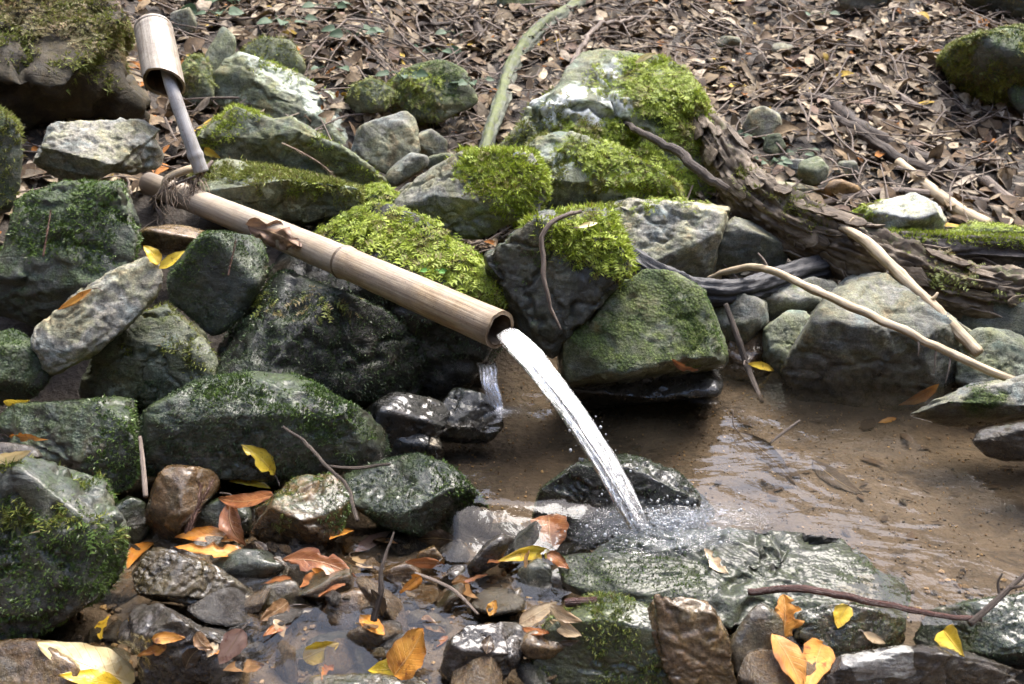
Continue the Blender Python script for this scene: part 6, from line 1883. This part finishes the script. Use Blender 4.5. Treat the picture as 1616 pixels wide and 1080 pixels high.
J0, J1 = P(799, 528, 1.445), P(1012, 838, 1.325)
hit, _n = ray(1012, 838)
if hit is not None:
    J1 = hit
jet = empty('water_jet', J1, 'clear water jet pouring from the bamboo pipe onto the wet slab', 'water jet')
jo = np.array(jet.location)
nj, nsj = 140, 56
tj = np.linspace(0, 1, nj)
dz = J1[2] - J0[2]
v0 = 0.42 * dz
Cj = J0[None] + (J1 - J0)[None] * tj[:, None]
Cj[:, 2] = J0[2] + v0 * tj + (dz - v0) * tj ** 2
wj = np.interp(tj, [0, 0.1, 0.3, 0.6, 1.0], [0.0185, 0.0200, 0.0190, 0.0158, 0.0130])
hj = np.interp(tj, [0, 0.15, 0.5, 1.0], [0.0095, 0.011, 0.0115, 0.0125])
Tj, Sj, Uj = frames(Cj)
th = np.linspace(0, 2 * np.pi, nsj + 1)
# wide across the view at the pipe, ropey lower down
ca, sa = np.cos(th), np.sin(th)
rope = fbm(np.stack([np.repeat(ca[None] * 2.2, nj, 0).ravel(), np.repeat(sa[None] * 2.2, nj, 0).ravel(), np.repeat((tj * 2.6)[:, None], nsj + 1, 1).ravel()], -1), 3, 4).reshape(nj, nsj + 1) - 0.5
edge = fbm(np.stack([np.repeat(ca[None] * 5, nj, 0).ravel(), np.repeat(sa[None] * 5, nj, 0).ravel(), np.repeat((tj * 9)[:, None], nsj + 1, 1).ravel()], -1), 7, 3).reshape(nj, nsj + 1) - 0.5
mod = 1 + rope * 0.75 + edge * (0.15 + 0.55 * tj[:, None])
mod[:, -1] = mod[:, 0]
Vj = Cj[:, None, :] + (wj[:, None] * mod * ca[None])[..., None] * Sj[:, None, :] + (hj[:, None] * mod * sa[None])[..., None] * Uj[:, None, :]
uvj = np.stack([np.repeat((th / 6.2832)[None], nj, 0), np.repeat((tj * 0.4)[:, None], nsj + 1, 1)], -1).reshape(-1, 2)
idx = np.arange(nj * (nsj + 1)).reshape(nj, nsj + 1)
Fj = np.stack([idx[:-1, :-1], idx[:-1, 1:], idx[1:, 1:], idx[1:, :-1]], -1).reshape(-1, 4)
dens = np.repeat(np.interp(tj, [0, 0.06, 0.2, 1], [0.12, 0.35, 0.65, 0.9])[:, None], nsj + 1, 1).ravel()
link('falling_stream', make_mesh('falling_stream', Vj.reshape(-1, 3) - jo, Fj, [M_JET], {'dens': dens}, uvj), parent=jet)


# separate ropes of water round the main body
vs, fs_, us_, ds_, k0 = [], [], [], [], 0
for i in range(22):
    a0 = rs.rand() * 6.283
    r0 = rs.uniform(0.55, 1.12)
    tw = rs.uniform(-0.8, 0.8)
    t0, t1 = (0.0, 1.0) if i < 12 else sorted((rs.uniform(0.1, 0.6), rs.uniform(0.6, 1.0)))
    m_ = 50
    q = np.linspace(t0, t1, m_)
    ix = q * (nj - 1)
    f = lambda A: np.stack([np.interp(ix, np.arange(nj), A[:, c]) for c in range(3)], -1)
    Cc, Ss, Uu = f(Cj), f(Sj), f(Uj)
    an = a0 + tw * q + 0.5 * (fbm(np.stack([q * 5, q * 0 + i, q * 0], -1), i, 2) - 0.5)
    C = Cc + (np.interp(q, tj, wj) * r0 * np.cos(an))[:, None] * Ss + (np.interp(q, tj, hj) * r0 * np.sin(an))[:, None] * Uu
    R_ = rs.uniform(0.0012, 0.0034) * (0.6 + 0.8 * fbm(np.stack([q * 12, q * 0 + i * 3.1, q * 0], -1), 3, 3)) * np.clip(np.sin(np.pi * np.clip((q - t0) / (t1 - t0 + 1e-6), 0, 1)) * 3, 0.15, 1)
    v, ff, uu = tube(C, R_, 8, None, caps=False)
    vs.append(v)
    fs_.append(ff[0] + k0)
    us_.append(uu)
    ds_.append(np.full(len(v), rs.uniform(0.35, 0.9)))
    k0 += len(v)
link('water_strands', make_mesh('water_strands', np.vstack(vs) - jo, np.vstack(fs_), [M_JET], {'dens': np.concatenate(ds_)}, np.vstack(us_)), parent=jet)

# water spreading over the stones from the point of impact
nr_, na_ = 46, 90
DG.update()
pts, dn, uvs = [], [], []
ok_ = np.zeros((nr_, na_ + 1), bool)
for i in range(nr_):
    for j in range(na_ + 1):
        a = 2 * math.pi * j / na_
        ex_, ey_ = (215 if math.cos(a) > 0 else 120), (48 if math.sin(a) > 0 else 45)
        rr = (i / (nr_ - 1))
        px, py = 1012 + ex_ * rr * math.cos(a), 838 + ey_ * rr * math.sin(a) - 14 * rr * max(0, math.cos(a))
        d = norm(FW + (px - 808) / FPX * RT + (540 - py) / FPX * UP)
        best = None
        o_ = Vector(CO)
        for _ in range(3):
            hitok, loc, nn, _i, ob, _m = SC.ray_cast(DG, o_, Vector(d))
            if not hitok:
                break
            if ob.name.startswith(('falling_stream', 'water_strands', 'moss')):
                o_ = loc + Vector(d) * 0.002
                continue
            best = np.array(loc)
            break
        if best is None:
            best = P(px, py, 1.33)
        else:
            ok_[i, j] = True
        lump = (fbm(np.array([[best[0] * 70, best[1] * 70, 1.0]]), 3, 3)[0] - 0.4) * 0.022 * (1 - rr) ** 0.8
        pts.append(best + np.array([0, -0.001, 0.003 + max(lump, 0)]))
        dn.append(max(0.0, 1 - rr ** 1.3) * (0.45 + 0.55 * (0.5 + 0.5 * math.cos(a))) * 1.15)
        uvs.append((a / 6.283, rr * 0.35))
idx = np.arange(nr_ * (na_ + 1)).reshape(nr_, na_ + 1)
Fs = np.stack([idx[:-1, :-1], idx[:-1, 1:], idx[1:, 1:], idx[1:, :-1]], -1).reshape(-1, 4)
Vs = np.array(pts)
span = np.max([np.linalg.norm(Vs[Fs[:, a]] - Vs[Fs[:, b]], axis=1) for a, b in ((0, 1), (1, 2), (2, 3), (3, 0))], axis=0)
Fs = Fs[span < 0.045]
link('splash_sheet', make_mesh('splash_sheet', Vs - jo, Fs, [M_SPLASH], {'dens': np.array(dn)}, np.array(uvs)), parent=jet)

# beads of spray
dv, df = ico(2)
nd_ = 170
r1 = np.abs(rs.randn(nd_)) * 0.040
a1 = rs.rand(nd_) * 6.283
dp = J1 + np.stack([r1 * np.cos(a1) * 1.7 + 0.02, r1 * np.sin(a1), np.abs(rs.randn(nd_)) * 0.020 + 0.004], -1)
k = rs.rand(110) ** 0.6
dp2 = J0 + (J1 - J0) * k[:, None]
dp2[:, 2] = J0[2] + v0 * k + (dz - v0) * k ** 2
dp2 += rs.randn(110, 3) * (0.006 + 0.012 * k[:, None])
dp = np.vstack([dp, dp2])
sz = 0.0006 + 0.0019 * rs.rand(len(dp)) ** 2.5
Vd = dv[None] * sz[:, None, None] * np.array([1, 1, 1.25]) + dp[:, None, :]
tag(link('spray_beads', make_mesh('spray_beads', Vd.reshape(-1, 3) - jo, (df[None] + (np.arange(len(dp)) * len(dv))[:, None, None]).reshape(-1, 3), [M_DROP]), parent=jet), kind='stuff')

# the small fall in the dark gap
W0, W1 = P(766, 572, 1.735), P(782, 648, 1.700)
W1[2] = 0.003
fall = empty('small_waterfall', W1, 'small dim waterfall in the dark gap behind the jet', 'waterfall')
fo_ = np.array(fall.location)
n1, n2 = 40, 25
V, D, UV = [], [], []
for i in range(n1):
    t_ = i / (n1 - 1)
    c = W0 + (W1 - W0) * np.array([t_, t_, t_ ** 1.6])
    for j in range(n2):
        s_ = j / (n2 - 1) - 0.5
        bulge = 0.010 * math.cos(s_ * math.pi) + 0.004 * math.sin(s_ * 31)
        V.append(c + np.array([s_ * (0.034 - 0.008 * t_) + 0.002 * math.sin(t_ * 9), -bulge, 0]))
        D.append((1 - abs(s_) * 1.2) * (0.55 if i else 0.2))
        UV.append((s_ * 0.5 + 0.5, t_ * 0.3))
idx = np.arange(n1 * n2).reshape(n1, n2)
Fw = np.stack([idx[:-1, :-1], idx[:-1, 1:], idx[1:, 1:], idx[1:, :-1]], -1).reshape(-1, 4)
link('falling_sheet', make_mesh('falling_sheet', np.array(V) - fo_, Fw, [M_JET], {'dens': np.array(D)}, np.array(UV)), parent=fall)
V, D, UV = [], [], []
for i in range(20):
    for j in range(49):
        a = 6.2832 * j / 48
        r_ = i / 19
        x, y = W1[0] + 0.015 + 0.05 * r_ * math.cos(a), W1[1] - 0.005 + 0.03 * r_ * math.sin(a)
        V.append((x, y, 0.004 + 0.012 * (1 - r_) * vn(np.array([[x * 90, y * 90, 0.5]]), 3)[0]))
        D.append((1 - r_) ** 1.6 * 0.4)
        UV.append((j / 48, r_ * 0.3))
idx = np.arange(20 * 49).reshape(20, 49)
Fw = np.stack([idx[:-1, :-1], idx[:-1, 1:], idx[1:, 1:], idx[1:, :-1]], -1).reshape(-1, 4)
link('foam', make_mesh('foam', np.array(V) - fo_, Fw, [M_SPLASH], {'dens': np.array(D)}, np.array(UV)), parent=fall)
